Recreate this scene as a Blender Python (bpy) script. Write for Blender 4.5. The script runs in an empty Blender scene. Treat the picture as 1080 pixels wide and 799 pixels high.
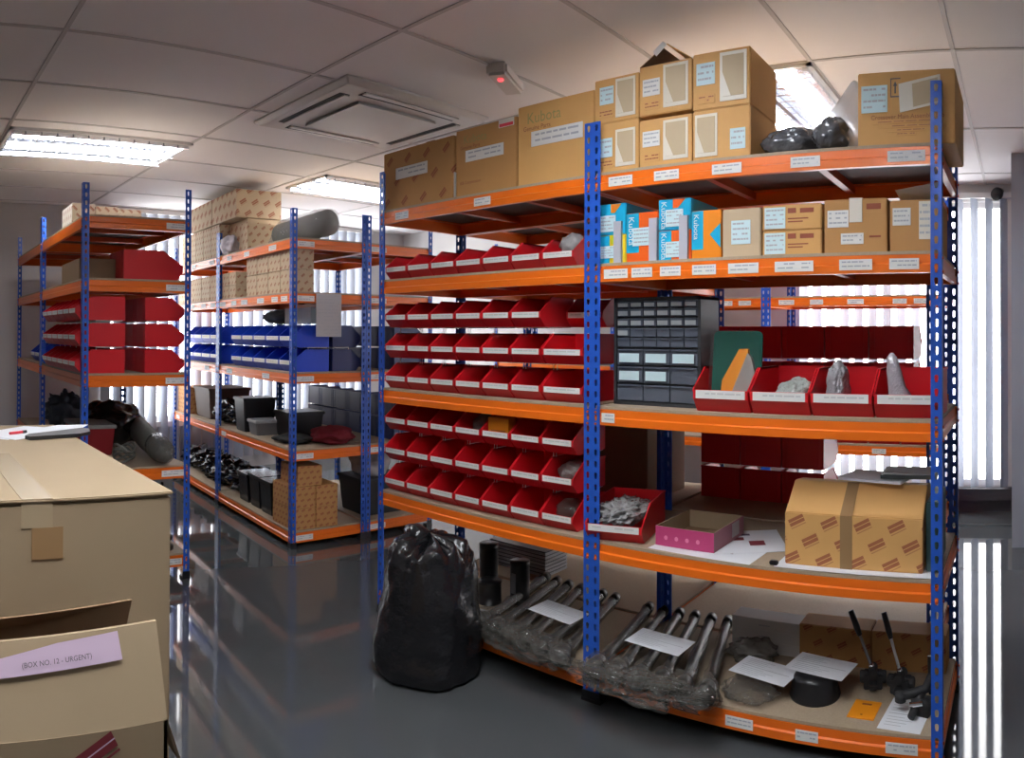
import bpy, bmesh, math, random
from mathutils import Vector, Matrix, noise

# ------------------------------------------------------------------ camera, world, exposure
sc = bpy.context.scene
COL = sc.collection
TH0 = 0.7083                       # camera heading, measured from the direction that runs into the racks
HC = 1.3481
FX, FY, CY = 760.1417, 814.7166, 345.5178
PITCH, ROLL = -0.0082, 0.0038
cam = bpy.data.cameras.new('camera')
cam.type = 'PANO'                  # the photograph is a stitched phone panorama: a cylindrical projection
cam.panorama_type = 'CENTRAL_CYLINDRICAL'
cam.central_cylindrical_range_u_min = -540 / FX
cam.central_cylindrical_range_u_max = 540 / FX
cam.central_cylindrical_range_v_min = -(799 - CY) / FY
cam.central_cylindrical_range_v_max = CY / FY
cam.central_cylindrical_radius = 1.0
cam.clip_start = 0.02
cam.clip_end = 60
camo = bpy.data.objects.new('camera', cam)
COL.objects.link(camo)
fwd = Vector((-math.sin(TH0), math.cos(TH0), 0)); rt = Vector((math.cos(TH0), math.sin(TH0), 0)); up = Vector((0, 0, 1))
f2 = fwd * math.cos(PITCH) - up * math.sin(PITCH); u1 = up * math.cos(PITCH) + fwd * math.sin(PITCH)
r2 = rt * math.cos(ROLL) + u1 * math.sin(ROLL); u2 = u1 * math.cos(ROLL) - rt * math.sin(ROLL)
camo.matrix_world = Matrix(((r2.x, u2.x, -f2.x, 0), (r2.y, u2.y, -f2.y, 0), (r2.z, u2.z, -f2.z, HC), (0, 0, 0, 1)))
sc.camera = camo
world = bpy.data.worlds.new('world'); sc.world = world; world.use_nodes = True
world.node_tree.nodes['Background'].inputs[0].default_value = (.75, .85, 1, 1)
world.node_tree.nodes['Background'].inputs[1].default_value = 0.6
sc.view_settings.view_transform = 'Standard'; sc.view_settings.look = 'None'
sc.view_settings.gamma = 1; sc.view_settings.use_curve_mapping = False
sc.view_settings.exposure = 0.62
LAMP = 32.0                          # ceiling lamp tubes
DAY = 5.5                           # daylight behind the blinds
ROOMZ = 2.5

# ------------------------------------------------------------------ materials
MATS = {}
def mat(name, col, rough=.5, metal=0, spec=.5, emit=0, alpha=1, trans=0, noise_amt=0, noise_scale=20, bump=0, bump_scale=80, coat=0):
    if name in MATS: return MATS[name]
    m = bpy.data.materials.new(name); m.use_nodes = True
    nt = m.node_tree; b = nt.nodes['Principled BSDF']
    c = (*col, 1)
    b.inputs['Base Color'].default_value = c
    b.inputs['Roughness'].default_value = rough
    b.inputs['Metallic'].default_value = metal
    b.inputs['Specular IOR Level'].default_value = spec
    b.inputs['Alpha'].default_value = alpha
    b.inputs['Transmission Weight'].default_value = trans
    b.inputs['Coat Weight'].default_value = coat
    if emit:
        b.inputs['Emission Color'].default_value = c; b.inputs['Emission Strength'].default_value = emit
    if noise_amt or bump:
        tc = nt.nodes.new('ShaderNodeTexCoord')
    if noise_amt:
        n = nt.nodes.new('ShaderNodeTexNoise'); n.inputs['Scale'].default_value = noise_scale; n.inputs['Detail'].default_value = 6
        nt.links.new(tc.outputs['Object'], n.inputs['Vector'])
        mx = nt.nodes.new('ShaderNodeMix'); mx.data_type = 'RGBA'
        mx.inputs[6].default_value = (*[v * (1 - noise_amt) for v in col], 1)
        mx.inputs[7].default_value = (*[min(1, v * (1 + noise_amt)) for v in col], 1)
        nt.links.new(n.outputs['Fac'], mx.inputs[0]); nt.links.new(mx.outputs[2], b.inputs['Base Color'])
    if bump:
        n2 = nt.nodes.new('ShaderNodeTexNoise'); n2.inputs['Scale'].default_value = bump_scale; n2.inputs['Detail'].default_value = 3
        nt.links.new(tc.outputs['Object'], n2.inputs['Vector'])
        bp = nt.nodes.new('ShaderNodeBump'); bp.inputs['Strength'].default_value = bump; bp.inputs['Distance'].default_value = .01
        nt.links.new(n2.outputs['Fac'], bp.inputs['Height']); nt.links.new(bp.outputs['Normal'], b.inputs['Normal'])
    MATS[name] = m
    return m
BLUE = mat('post blue enamel', (.018, .10, .52), .35)
ORANGE = mat('beam orange enamel', (.84, .165, .010), .3)
DKORANGE = mat('crossbar orange enamel', (.62, .09, .01), .4)
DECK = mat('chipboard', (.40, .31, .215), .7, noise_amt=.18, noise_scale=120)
DECKU = mat('shaded hardboard underside', (.13, .08, .06), .7)  # brown hardboard, deepened with the shade under each shelf
RED = mat('red bin plastic', (.66, .010, .018), .35)
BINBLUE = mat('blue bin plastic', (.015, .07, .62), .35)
BINSHADE = mat('shaded blue bin plastic', (.008, .018, .11), .4)  # blue bin plastic with the shade at the rear put into its colour
WHITE = mat('white card', (.80, .79, .76), .6)
PALEBLUE = mat('pale blue label', (.62, .80, .84), .5)
INK = mat('printed ink', (.11, .10, .11), .7)
GREYINK = mat('pale printed ink', (.46, .47, .50), .7)
FAINT = mat('faint printed ink', (.62, .61, .60), .7)
KRAFT = mat('brown cardboard', (.50, .255, .085), .75, noise_amt=.08, noise_scale=9)
KRAFTY = mat('golden cardboard', (.64, .35, .115), .72, noise_amt=.06, noise_scale=9)
KRAFTD = mat('dark and shaded cardboard', (.25, .15, .08), .8, noise_amt=.08)  # dark card, also carries the shade on the open carton's rear flap
PALEC = mat('pale cardboard', (.55, .42, .27), .75, noise_amt=.06, noise_scale=9)
GREYK = mat('grey brown cardboard', (.345, .255, .155), .8, noise_amt=.07, noise_scale=6, bump=.08, bump_scale=6)
TAN = mat('tan card', (.55, .43, .27), .7)
MARK = mat('red brown print', (.30, .075, .035), .7)
MARKM = mat('maroon print', (.20, .02, .03), .7)
TAPE = mat('brown packing tape', (.33, .20, .095), .25)
CLEART = mat('clear packing tape', (.42, .325, .205), .25)
CREAM = mat('cream tape', (.80, .74, .63), .3)
BLACKP = mat('black plastic', (.012, .012, .014), .35)
BLACKG = mat('black glossy film', (.010, .010, .012), .22, spec=.6)
DARKG = mat('dark rubber', (.02, .02, .022), .6)
STEEL = mat('dark oiled steel', (.035, .032, .03), .42, metal=.4)
BRIGHT = mat('bright steel', (.62, .62, .62), .35, metal=.3)
CHROME = mat('chrome', (.75, .75, .76), .12, metal=1)
WRAP = mat('clear plastic wrap', (.15, .14, .125), .08, alpha=.34, spec=.8, bump=.9, bump_scale=45)
BAGW = mat('milky plastic bag', (.42, .42, .42), .12, alpha=.75, spec=.9, bump=1, bump_scale=40)
FOIL = mat('grey film bag', (.11, .115, .13), .12, spec=.9, bump=1, bump_scale=22)
GREENT = mat('net tube', (.17, .17, .15), .7, bump=1, bump_scale=150, noise_amt=.3, noise_scale=60)
CYAN = mat('cyan print', (.01, .42, .68), .35)
ORNGP = mat('orange print', (.86, .13, .015), .35)
ORNGY = mat('amber print', (.88, .27, .015), .35)
LIME = mat('lime print', (.60, .62, .02), .35)
YELL = mat('yellow print', (.80, .60, .03), .35)
PINK = mat('pink card', (.47, .05, .16), .45)
LILAC = mat('lilac paper', (.62, .47, .60), .7)
PAPER = mat('white paper', (.80, .82, .86), .6)
DIVID = mat('frosted grey plastic', (.50, .50, .56), .4)
GREENB = mat('dark green card', (.006, .085, .06), .75, spec=.15)
ORCARD = mat('orange packet', (.82, .28, .01), .45)
GREENPR = mat('green print', (.34, .30, .10), .7)
CLOTHR = mat('dark red cloth', (.20, .012, .022), .9, bump=.4)
CLOTHB = mat('black cloth', (.012, .014, .013), .8)
CABIN = mat('cabinet charcoal', (.035, .038, .042), .4)
DRAW = mat('smoky drawer plastic', (.10, .115, .145), .18, spec=.6)
DLAB = mat('grey drawer label', (.33, .36, .37), .5)
GREYP = mat('grey plastic', (.18, .18, .19), .4)
BLINDM = mat('blind fabric', (.44, .47, .53), .7)
FRAMEM = mat('window frame paint', (.70, .69, .68), .4)
PANE = mat('bright window glass', (1, 1, 1), .3, emit=DAY)
TUBE = mat('lamp tube', (.95, .97, 1), .3, emit=LAMP)
LOUVER = mat('polished lamp louvre', (.8, .82, .88), .15, metal=.9)
ACW = mat('air conditioner plastic', (.62, .59, .56), .4)
ACD = mat('air conditioner slot', (.03, .03, .03), .6)
LED = mat('red indicator', (1, .04, .05), .3, emit=2)
WALLM = mat('painted wall', (.56, .54, .53), .85)
PIER = mat('blue grey pier', (.42, .46, .54), .8)
SILL = mat('dark sill', (.06, .06, .065), .5)
CEILM = mat('ceiling tile', (.82, .80, .805), .9, noise_amt=.03, noise_scale=3)
GRIDM = mat('ceiling grid bar', (.55, .53, .53), .7)
FLOORM = mat('grey epoxy floor', (.085, .092, .096), .045, noise_amt=.12, noise_scale=1.2, spec=.45, bump=.02, bump_scale=2)

# ------------------------------------------------------------------ mesh helpers
class MB:
    """Collects boxes, prisms and tubes and links them as one mesh."""
    def __init__(s): s.v, s.f, s.m, s.mats = [], [], [], []
    def mi(s, m):
        if m not in s.mats: s.mats.append(m)
        return s.mats.index(m)
    def add(s, vs, fs, m, M=None):
        k = len(s.v); i = s.mi(m)
        s.v += [tuple(M @ Vector(p)) if M is not None else tuple(p) for p in vs]
        for f in fs: s.f.append([k + j for j in f]); s.m.append(i)
        return s
    def box(s, x0, x1, y0, y1, z0, z1, m, M=None):
        vs = [(x, y, z) for z in (z0, z1) for y in (y0, y1) for x in (x0, x1)]
        return s.add(vs, [(0, 2, 3, 1), (4, 5, 7, 6), (0, 1, 5, 4), (2, 6, 7, 3), (0, 4, 6, 2), (1, 3, 7, 5)], m, M)
    def quad(s, a, b, c, d, m, M=None): return s.add([a, b, c, d], [(0, 1, 2, 3)], m, M)
    def prism(s, prof, x0, x1, m, axis='x', M=None):
        n = len(prof)
        if axis == 'x': a = [(x0, p, q) for p, q in prof]; b = [(x1, p, q) for p, q in prof]
        elif axis == 'y': a = [(p, x0, q) for p, q in prof]; b = [(p, x1, q) for p, q in prof]
        else: a = [(p, q, x0) for p, q in prof]; b = [(p, q, x1) for p, q in prof]
        fs = [tuple(range(n))[::-1], tuple(range(n, 2 * n))] + [(i, (i + 1) % n, n + (i + 1) % n, n + i) for i in range(n)]
        return s.add(a + b, fs, m, M)
    def tube(s, pts, rads, m, seg=10, caps=True, M=None):
        pts = [Vector(p) for p in pts]
        if not isinstance(rads, (list, tuple)): rads = [rads] * len(pts)
        vs = []; fs = []
        for i, p in enumerate(pts):
            d = (pts[min(i + 1, len(pts) - 1)] - pts[max(i - 1, 0)]).normalized()
            u = d.cross(Vector((0, 0, 1)) if abs(d.z) < .95 else Vector((1, 0, 0))).normalized(); w = d.cross(u)
            for k in range(seg):
                a = 2 * math.pi * k / seg
                vs.append(p + (u * math.cos(a) + w * math.sin(a)) * rads[i])
        for i in range(len(pts) - 1):
            for k in range(seg):
                fs.append((i * seg + k, i * seg + (k + 1) % seg, (i + 1) * seg + (k + 1) % seg, (i + 1) * seg + k))
        if caps:
            fs.append(tuple(range(seg))); fs.append(tuple(range((len(pts) - 1) * seg, len(pts) * seg))[::-1])
        return s.add(vs, fs, m, M)
    def lathe(s, prof, m, seg=24, M=None):
        return s.tube([(0, 0, z) for r, z in prof], [max(r, 1e-4) for r, z in prof], m, seg, True, M)
    def mesh(s, name, smooth=False, bevel=0):
        me = bpy.data.meshes.new(name)
        me.from_pydata(s.v, [], s.f)
        for m in s.mats: me.materials.append(m)
        me.polygons.foreach_set('material_index', s.m)
        bm = bmesh.new(); bm.from_mesh(me)
        bmesh.ops.recalc_face_normals(bm, faces=bm.faces)
        if bevel:
            bmesh.ops.bevel(bm, geom=[e for e in bm.edges], offset=bevel, segments=2, affect='EDGES', clamp_overlap=True)
        bm.to_mesh(me); bm.free()
        if smooth:
            me.polygons.foreach_set('use_smooth', [True] * len(me.polygons))
        me.update()
        return me

def obj(name, me, parent=None, loc=(0, 0, 0), rot=(0, 0, 0), label=None, kind=None):
    o = bpy.data.objects.new(name, me); COL.objects.link(o)
    o.location = loc; o.rotation_euler = rot
    if parent is not None: o.parent = parent
    if label: o['label'] = label
    if kind: o['kind'] = kind
    return o

PHI = {'A': 0.0, 'M': 0.0848, 'L': 0.0284}      # the three rack rows stand at slightly different angles
def W(fr, n, t, z):
    """n runs into the racks from the camera, t along the rows away from the camera's right side."""
    p = PHI[fr]; x, y = -t, n
    return Vector((x * math.cos(p) + y * math.sin(p), -x * math.sin(p) + y * math.cos(p), z))
def thing(name, me, label, cat, fr, n, t, z, rot=0, group=None, tilt=(0, 0)):
    o = obj(name, me, None, W(fr, n, t, z), (tilt[0], tilt[1], rot - PHI[fr]))
    o['label'] = label; o['category'] = cat
    if group: o['group'] = group
    return o
def struct(name, me, loc=(0, 0, 0), rot=(0, 0, 0)):
    o = obj(name, me, None, loc, rot); o['kind'] = 'structure'
    return o
CACHE = {}
def cached(key, fn):
    if key not in CACHE: CACHE[key] = fn()
    return CACHE[key]
ORD = ['first', 'second', 'third', 'fourth', 'fifth', 'sixth', 'seventh', 'eighth', 'ninth', 'tenth']

def text_mesh(body, size, m, align='LEFT', bold=0.0):
    cu = bpy.data.curves.new('text', 'FONT'); cu.body = body; cu.size = size; cu.align_x = align; cu.offset = bold
    cu.resolution_u = 3
    o = bpy.data.objects.new('text', cu); COL.objects.link(o)
    dg = bpy.context.evaluated_depsgraph_get(); dg.update()
    src = bpy.data.meshes.new_from_object(o.evaluated_get(dg))
    for v in src.vertices: v.co = Vector((v.co.x, -v.co.z, v.co.y))
    src.materials.clear(); src.materials.append(m)
    COL.objects.unlink(o); bpy.data.objects.remove(o); bpy.data.curves.remove(cu)
    src.name = 'lettering'
    return src

def sheet_mb(w, h, seed=0, paper=None, ink=None, lines=4, ox=0, oz=0, y=0, head=True):
    """A flat label standing in the x-z plane with rows of small print."""
    mb = MB(); rnd = random.Random(seed)
    mb.box(ox, ox + w, y - .0012, y, oz, oz + h, paper or WHITE)
    for i in range(lines):
        z = oz + h * (1 - (i + .8) / (lines + .6))
        x = ox + w * .08
        while x < ox + w * .9:
            l = w * rnd.uniform(.08, .22); l = min(l, ox + w * .92 - x)
            if rnd.random() < .8: mb.box(x, x + l, y - .0016, y - .0011, z, z + h / (lines + .6) * .34, ink or INK)
            x += l + w * .03
    return mb

def rough_blob(key, dims, seed, m, amp=.18, freq=2.2, sub=4, flat=True, crease=.5):
    """A crumpled soft shape standing on z = 0, dims = width, depth, height."""
    def make():
        bm = bmesh.new(); bmesh.ops.create_icosphere(bm, subdivisions=sub, radius=1)
        off = Vector((seed * 7.3, seed * 3.1, seed * 1.7))
        for v in bm.verts:
            d = v.co.normalized()
            k = 1 + amp * noise.noise(d * freq + off) + amp * .5 * abs(noise.noise(d * freq * 2.3 + off)) - crease * amp * abs(noise.noise(d * freq * 4.5 + off))
            v.co = d * k
        zs = [v.co.z for v in bm.verts]; z0, z1 = min(zs), max(zs)
        for v in bm.verts:
            z = (v.co.z - z0) / (z1 - z0)
            if flat: z = max(z - .12, 0) / .88
            v.co = Vector((v.co.x * dims[0] / 2, v.co.y * dims[1] / 2, z * dims[2]))
        me = bpy.data.meshes.new('blob'); bm.to_mesh(me); bm.free()
        me.materials.append(m); me.polygons.foreach_set('use_smooth', [True] * len(me.polygons))
        return me
    return cached(key, make)

# ------------------------------------------------------------------ the room: n -2.6..5.9, t -2..6.85
def slab(name, x0, x1, y0, y1, z0, z1, m): return struct(name, MB().box(x0, x1, y0, y1, z0, z1, m).mesh(name))
slab('floor', -6.95, 2.1, -2.7, 6.0, -.05, 0, FLOORM)
slab('ceiling', -6.95, 2.1, -2.7, 6.0, ROOMZ, ROOMZ + .05, CEILM)
slab('wall_front', -6.95, 2.1, -2.7, -2.6, 0, ROOMZ, WALLM)
slab('wall_right', 2.0, 2.1, -2.6, 5.9, 0, ROOMZ, WALLM)
WB0, WB1, WBZ0, WBZ1 = -1.86, -.12, .2, 2.36     # opening in the back wall (x range, z range)
b = MB()
b.box(-6.85, WB0, 5.9, 6.0, 0, ROOMZ, WALLM).box(WB1, 2.0, 5.9, 6.0, 0, ROOMZ, WALLM)
b.box(WB0, WB1, 5.9, 6.0, WBZ1, ROOMZ, WALLM).box(WB0, WB1, 5.9, 6.0, 0, WBZ0, WALLM)
struct('wall_back', b.mesh('wall_back'))
WL0, WL1, WLZ0, WLZ1 = 2.08, 5.3, .5, 2.45       # opening in the left wall (y range, z range)
b = MB()
b.box(-6.95, -6.85, -2.6, WL0, 0, ROOMZ, WALLM).box(-6.95, -6.85, WL1, 5.9, 0, ROOMZ, WALLM)
b.box(-6.95, -6.85, WL0, WL1, WLZ1, ROOMZ, WALLM).box(-6.95, -6.85, WL0, WL1, 0, WLZ0, WALLM)
struct('wall_left', b.mesh('wall_left'))
struct('trim_1', MB().prism([(-.055, 5.9), (-.075, 4.9), (.9, 4.9), (.9, 5.9)], 0, ROOMZ, PIER, 'z').mesh('pier'))
slab('baseboard_back', -6.85, -.07, 5.885, 5.9, 0, .09, SILL)
# windows: frame, glass, a sill
def window(name, mbf, mbp, sill):
    r = struct(name, mbf.mesh('frame'))
    obj('pane', mbp.mesh('pane'), r); obj('sill', sill.mesh('sill'), r)
    return r
f = MB(); t_ = .045
for x in (WB0, (WB0 + WB1) / 2 - .02, WB1 - t_): f.box(x, x + t_, 5.9, 5.96, WBZ0, WBZ1, FRAMEM)
f.box(WB0, WB1, 5.9, 5.96, WBZ1 - t_, WBZ1, FRAMEM).box(WB0, WB1, 5.9, 5.96, WBZ0, WBZ0 + t_, FRAMEM)
f.box(WB0 - .05, WB0, 5.87, 5.9, WBZ0, WBZ1 + .06, FRAMEM).box(WB1, WB1 + .05, 5.87, 5.9, WBZ0, WBZ1 + .06, FRAMEM).box(WB0, WB1, 5.87, 5.9, WBZ1, WBZ1 + .06, FRAMEM)
window('window_1', f, MB().box(WB0, WB1, 5.97, 5.975, WBZ0, WBZ1, PANE), MB().box(WB0 - .05, WB1 + .05, 5.82, 5.9, WBZ0 - .1, WBZ0 - .015, SILL))
f = MB()
for k in range(4):
    y = WL0 + (WL1 - WL0 - t_) * k / 3; f.box(-6.91, -6.85, y, y + t_, WLZ0, WLZ1, FRAMEM)
f.box(-6.91, -6.85, WL0, WL1, WLZ1 - t_, WLZ1, FRAMEM).box(-6.91, -6.85, WL0, WL1, WLZ0, WLZ0 + t_, FRAMEM)
window('window_2', f, MB().box(-6.925, -6.92, WL0, WL1, WLZ0, WLZ1, PANE), MB().box(-6.85, -6.8, WL0 - .04, WL1 + .04, WLZ0 - .05, WLZ0, FRAMEM))
# vertical blinds: head rail, every slat a part
def blind(name, label, p0, d, length, n, ang, z0, z1, fw):
    """slats hang along direction d (unit vector) from p0; ang turns each slat about its own axis."""
    e = bpy.data.objects.new(name, None); COL.objects.link(e); e.location = (p0[0], p0[1], 0); e.rotation_euler = (0, 0, math.atan2(d[1], d[0]))
    e['label'] = label; e['category'] = 'blind'
    obj('head_rail', MB().box(0, length, -.03, .03, z1, z1 + .04, FRAMEM).mesh('rail'), e)
    vs, fs = [], []
    for i in range(5):
        u = (i / 4 - .5) * fw; y = .008 * (1 - (2 * i / 4 - 1) ** 2)
        vs += [(u, y, z0), (u, y, z1)]
    for i in range(4): fs.append((2 * i, 2 * i + 2, 2 * i + 3, 2 * i + 1))
    me = MB().add(vs, fs, BLINDM).mesh('slat', True)
    sp = length / n
    for i in range(n): obj('blind_slat', me, e, (sp * (i + .5), 0, 0), (0, 0, ang + random.Random(i).uniform(-.06, .06)))
blind('vertical_blind', 'pale vertical blind hanging at the tall bright window beyond the storage racks', (WB0 - .03, 5.84), (1, 0), WB1 - WB0 + .06, 15, math.radians(50), WBZ0 - .005, WBZ1 + .02, .089)
blind('vertical_blind', 'grey vertical blind at the end wall behind the rows of blue bins', (-6.79, WL0 - .05), (0, 1), WL1 - WL0 + .1, 27, math.radians(140), .12, 2.455, .1)

# suspended ceiling: the bars of its grid
g = MB()
tl = [.3 + .64 * k for k in range(-3, 11)]; nl = [-1.7, -.5, .7, 1.9, 3.1, 4.3, 5.5]
for t in tl: g.box(-t - .01, -t + .01, -2.6, 5.9, ROOMZ - .004, ROOMZ, GRIDM)
for n in nl: g.box(-6.85, 2.0, n - .01, n + .01, ROOMZ - .0045, ROOMZ, GRIDM)
struct('trim_2', g.mesh('ceiling_grid'))

# recessed louvre lights
def ceiling_light(label, n0, t0, group=None):
    e = thing('ceiling_light', None, label, 'ceiling light', 'A', n0, t0, ROOMZ, 0, group)   # local x 0..0.6, y 0..1.2
    w, l = .6, 1.2
    fr = MB(); z = -.016
    fr.box(0, w, 0, .022, z, 0, FRAMEM).box(0, w, l - .022, l, z, 0, FRAMEM).box(0, .022, 0, l, z, 0, FRAMEM).box(w - .022, w, 0, l, z, 0, FRAMEM)
    obj('lamp_frame', fr.mesh('lamp_frame'), e)
    obj('reflector', MB().box(.022, w - .022, .022, l - .022, -.003, -.001, LOUVER).mesh('reflector'), e)
    for k in range(2):
        x = w * (.27 + .46 * k)
        obj('lamp_tube', MB().box(x - .055, x + .055, .05, l - .05, -.007, -.004, TUBE).mesh('tube'), e)
    lv = MB()
    for x in (.022, w / 2 - .012, w - .046): lv.box(x, x + .024, .022, l - .022, -.034, -.008, LOUVER)
    for k in range(1, 12): lv.box(.022, w - .022, l * k / 12 - .004, l * k / 12 + .004, -.034, -.008, LOUVER)
    obj('louvre', lv.mesh('louvre'), e)
ceiling_light('lit louvre ceiling light above the rack of red bins by the end wall', .71, 4.89)
ceiling_light('lit louvre ceiling light between the air conditioner and the wrapped grey roll', 3.17, 5.20)
ceiling_light('glaring white ceiling light behind the bagged parts on the highest shelf', 3.1, 1.54)
ceiling_light('added unseen louvre ceiling light over the aisle in front of the cartons', .7, 1.58)  # out of view, added to light the rack fronts
ceiling_light('added unseen louvre ceiling light over the open carton', -.5, .94)  # out of view, added to brighten the near carton fronts

# ceiling air conditioner
e = thing('air_conditioner', None, 'white square cassette air conditioner set in the ceiling', 'air conditioner', 'A', 2.02, 3.68, ROOMZ)
W_, L_ = .92, 1.0
b = MB()
b.prism([(0, 0), (W_, 0), (W_, L_), (0, L_)], -.012, 0, ACW, 'z')
b.add([(.0, .0, -.012), (W_, 0, -.012), (W_, L_, -.012), (0, L_, -.012), (.03, .03, -.03), (W_ - .03, .03, -.03), (W_ - .03, L_ - .03, -.03), (.03, L_ - .03, -.03)],
      [(0, 1, 5, 4), (1, 2, 6, 5), (2, 3, 7, 6), (3, 0, 4, 7), (4, 5, 6, 7)], ACW)
obj('panel', b.mesh('panel', bevel=.004), e)
obj('intake_grille', MB().box(.2, W_ - .2, .22, L_ - .22, -.044, -.028, ACW).mesh('grille', bevel=.008), e)
for (x0, x1, y0, y1) in ((.16, W_ - .16, .075, .135), (.16, W_ - .16, L_ - .135, L_ - .075), (.075, .135, .17, L_ - .17), (W_ - .135, W_ - .075, .17, L_ - .17)):
    s_ = obj('air_outlet', MB().box(x0, x1, y0, y1, -.032, -.024, ACD).mesh('slot'), e)
    if x1 - x0 > y1 - y0: v = MB().box(x0 + .005, x1 - .005, (y0 + y1) / 2, y1, -.038, -.031, ACW)
    else: v = MB().box((x0 + x1) / 2, x1, y0 + .005, y1 - .005, -.038, -.031, ACW)
    obj('flap', v.mesh('flap'), s_)
# emergency light on the ceiling
e = thing('emergency_light', None, 'small white box with a red indicator on the ceiling', 'emergency light', 'A', 2.4, 2.22, ROOMZ, .42)
obj('housing', MB().box(0, .1, 0, .3, -.055, 0, ACW).mesh('housing', bevel=.012), e)
obj('indicator', MB().lathe([(.012, -.062), (.014, -.055), (.014, -.05)], LED, 12).mesh('led'), e, (.05, .07, 0))
# wall camera
e = thing('security_camera', None, 'small dark dome camera on the wall above the window', 'camera', 'A', 5.9, .18, 2.44)
obj('bracket', MB().box(-.02, .02, -.05, 0, -.02, .02, ACW).mesh('bracket'), e)
obj('lens_housing', MB().tube([(0, -.03, -.01), (-.02, -.09, -.03), (-.03, -.13, -.045)], [.035, .05, .045], BLACKP, 14).mesh('dome', True), e)

# ------------------------------------------------------------------ boltless storage racks
HP = 2.13; PITCHH = .0426; FW = .0375
def post_mesh():
    """L-shaped upright with keyhole slots; corner at the origin, flanges run +x and +y."""
    mb = MB(); rows = int(HP / PITCHH)
    hole = [(-.0065, .008), (-.0065, -.001), (-.004, -.012), (.004, -.012), (.0065, -.001), (.0065, .008), (.003, .0115), (-.003, .0115)]
    out = [(-1, .35), (-1, -.2), (-1, -1), (1, -1), (1, -.2), (1, .35), (1, 1), (-1, 1)]
    for fl in range(2):
        for th in (0, .0022):
            for r in range(rows):
                zc = PITCHH * (r + .5); vs = []
                for (a, c), (p, q) in zip(out, hole):
                    u = FW / 2 + a * FW / 2; z = zc + c * PITCHH / 2
                    vs.append((u, th, z) if fl == 0 else (th, u, z))
                for p, q in hole:
                    u = FW / 2 + p; z = zc + q
                    vs.append((u, th, z) if fl == 0 else (th, u, z))
                mb.add(vs, [(i, (i + 1) % 8, 8 + (i + 1) % 8, 8 + i) for i in range(8)], BLUE)
        zt = rows * PITCHH
        for zz0, zz1 in ((zt, HP),):
            if fl == 0: mb.box(0, FW, 0, .0022, zz0, zz1, BLUE)
            else: mb.box(0, .0022, 0, FW, zz0, zz1, BLUE)
        # flange edges
        if fl == 0: mb.quad((FW, 0, 0), (FW, .0022, 0), (FW, .0022, HP), (FW, 0, HP), BLUE)
        else: mb.quad((0, FW, 0), (.0022, FW, 0), (.0022, FW, HP), (0, FW, HP), BLUE)
    return mb.mesh('post')
POST = post_mesh()
FOOT = MB().box(-.004, .045, -.004, .045, 0, .012, BLACKP).box(-.003, .042, -.003, .002, 0, .04, BLACKP).box(-.003, .002, -.003, .042, 0, .04, BLACKP).mesh('foot')
def beam_mesh(L, bh, rivets=True):
    """Stepped fascia beam, x 0..L, front at y = 0, top at z = 0."""
    pr = [(0, -bh), (0, -bh * .55), (.007, -bh * .47), (.007, 0), (.04, 0), (.04, -.003), (.011, -.003), (.011, -bh + .003), (.022, -bh + .003), (.022, -bh)]
    mb = MB().prism(pr, 0, L, ORANGE)
    if rivets:
        for x in (.016, L - .016):
            for z in (-bh * .2, -bh * .2 - .0426):
                mb.tube([(x, .004, z), (x, -.0075, z)], [.0055, .0045], DKORANGE, 8)
    return mb.mesh('beam')
LABELS_MADE = 0
def rack(label, fr, n0, t0, L, levels, D=.6, bh=.06, tags=None, end_tags=None, rear_tags=None, group='blue and orange storage racks'):
    """t0 is the end that lies further along the row; local x runs from there along the row, y into the rack."""
    e = thing('storage_rack', None, label, 'storage rack', fr, n0, t0, 0, 0, group)
    for (x, y, sx, sy) in ((0, 0, 1, 1), (L, 0, -1, 1), (0, D, 1, -1), (L, D, -1, -1)):
        me = cached(('post', sx, sy), lambda: mirrored(POST, sx, sy))
        p = obj('post', me, e, (x, y, 0))
        fme = cached(('foot', sx, sy), lambda: mirrored(FOOT, sx, sy))
        obj('foot', fme, p, (0, 0, 0))
    bm_ = cached(('beam', L, bh), lambda: beam_mesh(L - .006, bh)); be = cached(('beam', D, bh), lambda: beam_mesh(D - .006, bh, True))
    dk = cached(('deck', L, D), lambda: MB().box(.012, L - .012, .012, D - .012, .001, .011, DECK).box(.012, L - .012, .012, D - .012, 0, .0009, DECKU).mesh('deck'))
    br = cached(('bar', D), lambda: MB().box(-.015, .015, .012, D - .012, -.032, -.001, DKORANGE).mesh('bar'))
    for li, z in enumerate(levels):
        if z is None: continue
        f_ = obj('beam', bm_, e, (.003, .003, z)); obj('beam', bm_, e, (L - .003, D - .003, z), (0, 0, math.pi))
        obj('end_beam', be, e, (L - .003, .003, z), (0, 0, math.pi / 2)); obj('end_beam', be, e, (.003, D - .003, z), (0, 0, -math.pi / 2))
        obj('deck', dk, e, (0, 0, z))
        for x in (L / 3, 2 * L / 3): obj('support_bar', br, e, (x, 0, z))
        for side, tg in (('f', tags), ('e', end_tags), ('r', rear_tags)):
            for (a, w) in (tg or {}).get(li, ()):
                h = .034
                me = cached(('tag', round(w, 3), (li + int(a * 37)) % 4), lambda: sheet_mb(w, h, int(a * 100) + li, WHITE, GREYINK, 2).mesh('price_label'))
                if side == 'f': obj('price_label', me, e, (a, .0028, z - bh * .5 - .018))
                elif side == 'r': obj('price_label', me, e, (L - a, D - .0028, z - bh * .5 - .018), (0, 0, math.pi))
                else: obj('price_label', me, e, (L - .0028, a, z - bh * .5 - .018), (0, 0, math.pi / 2))
    return e
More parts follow.
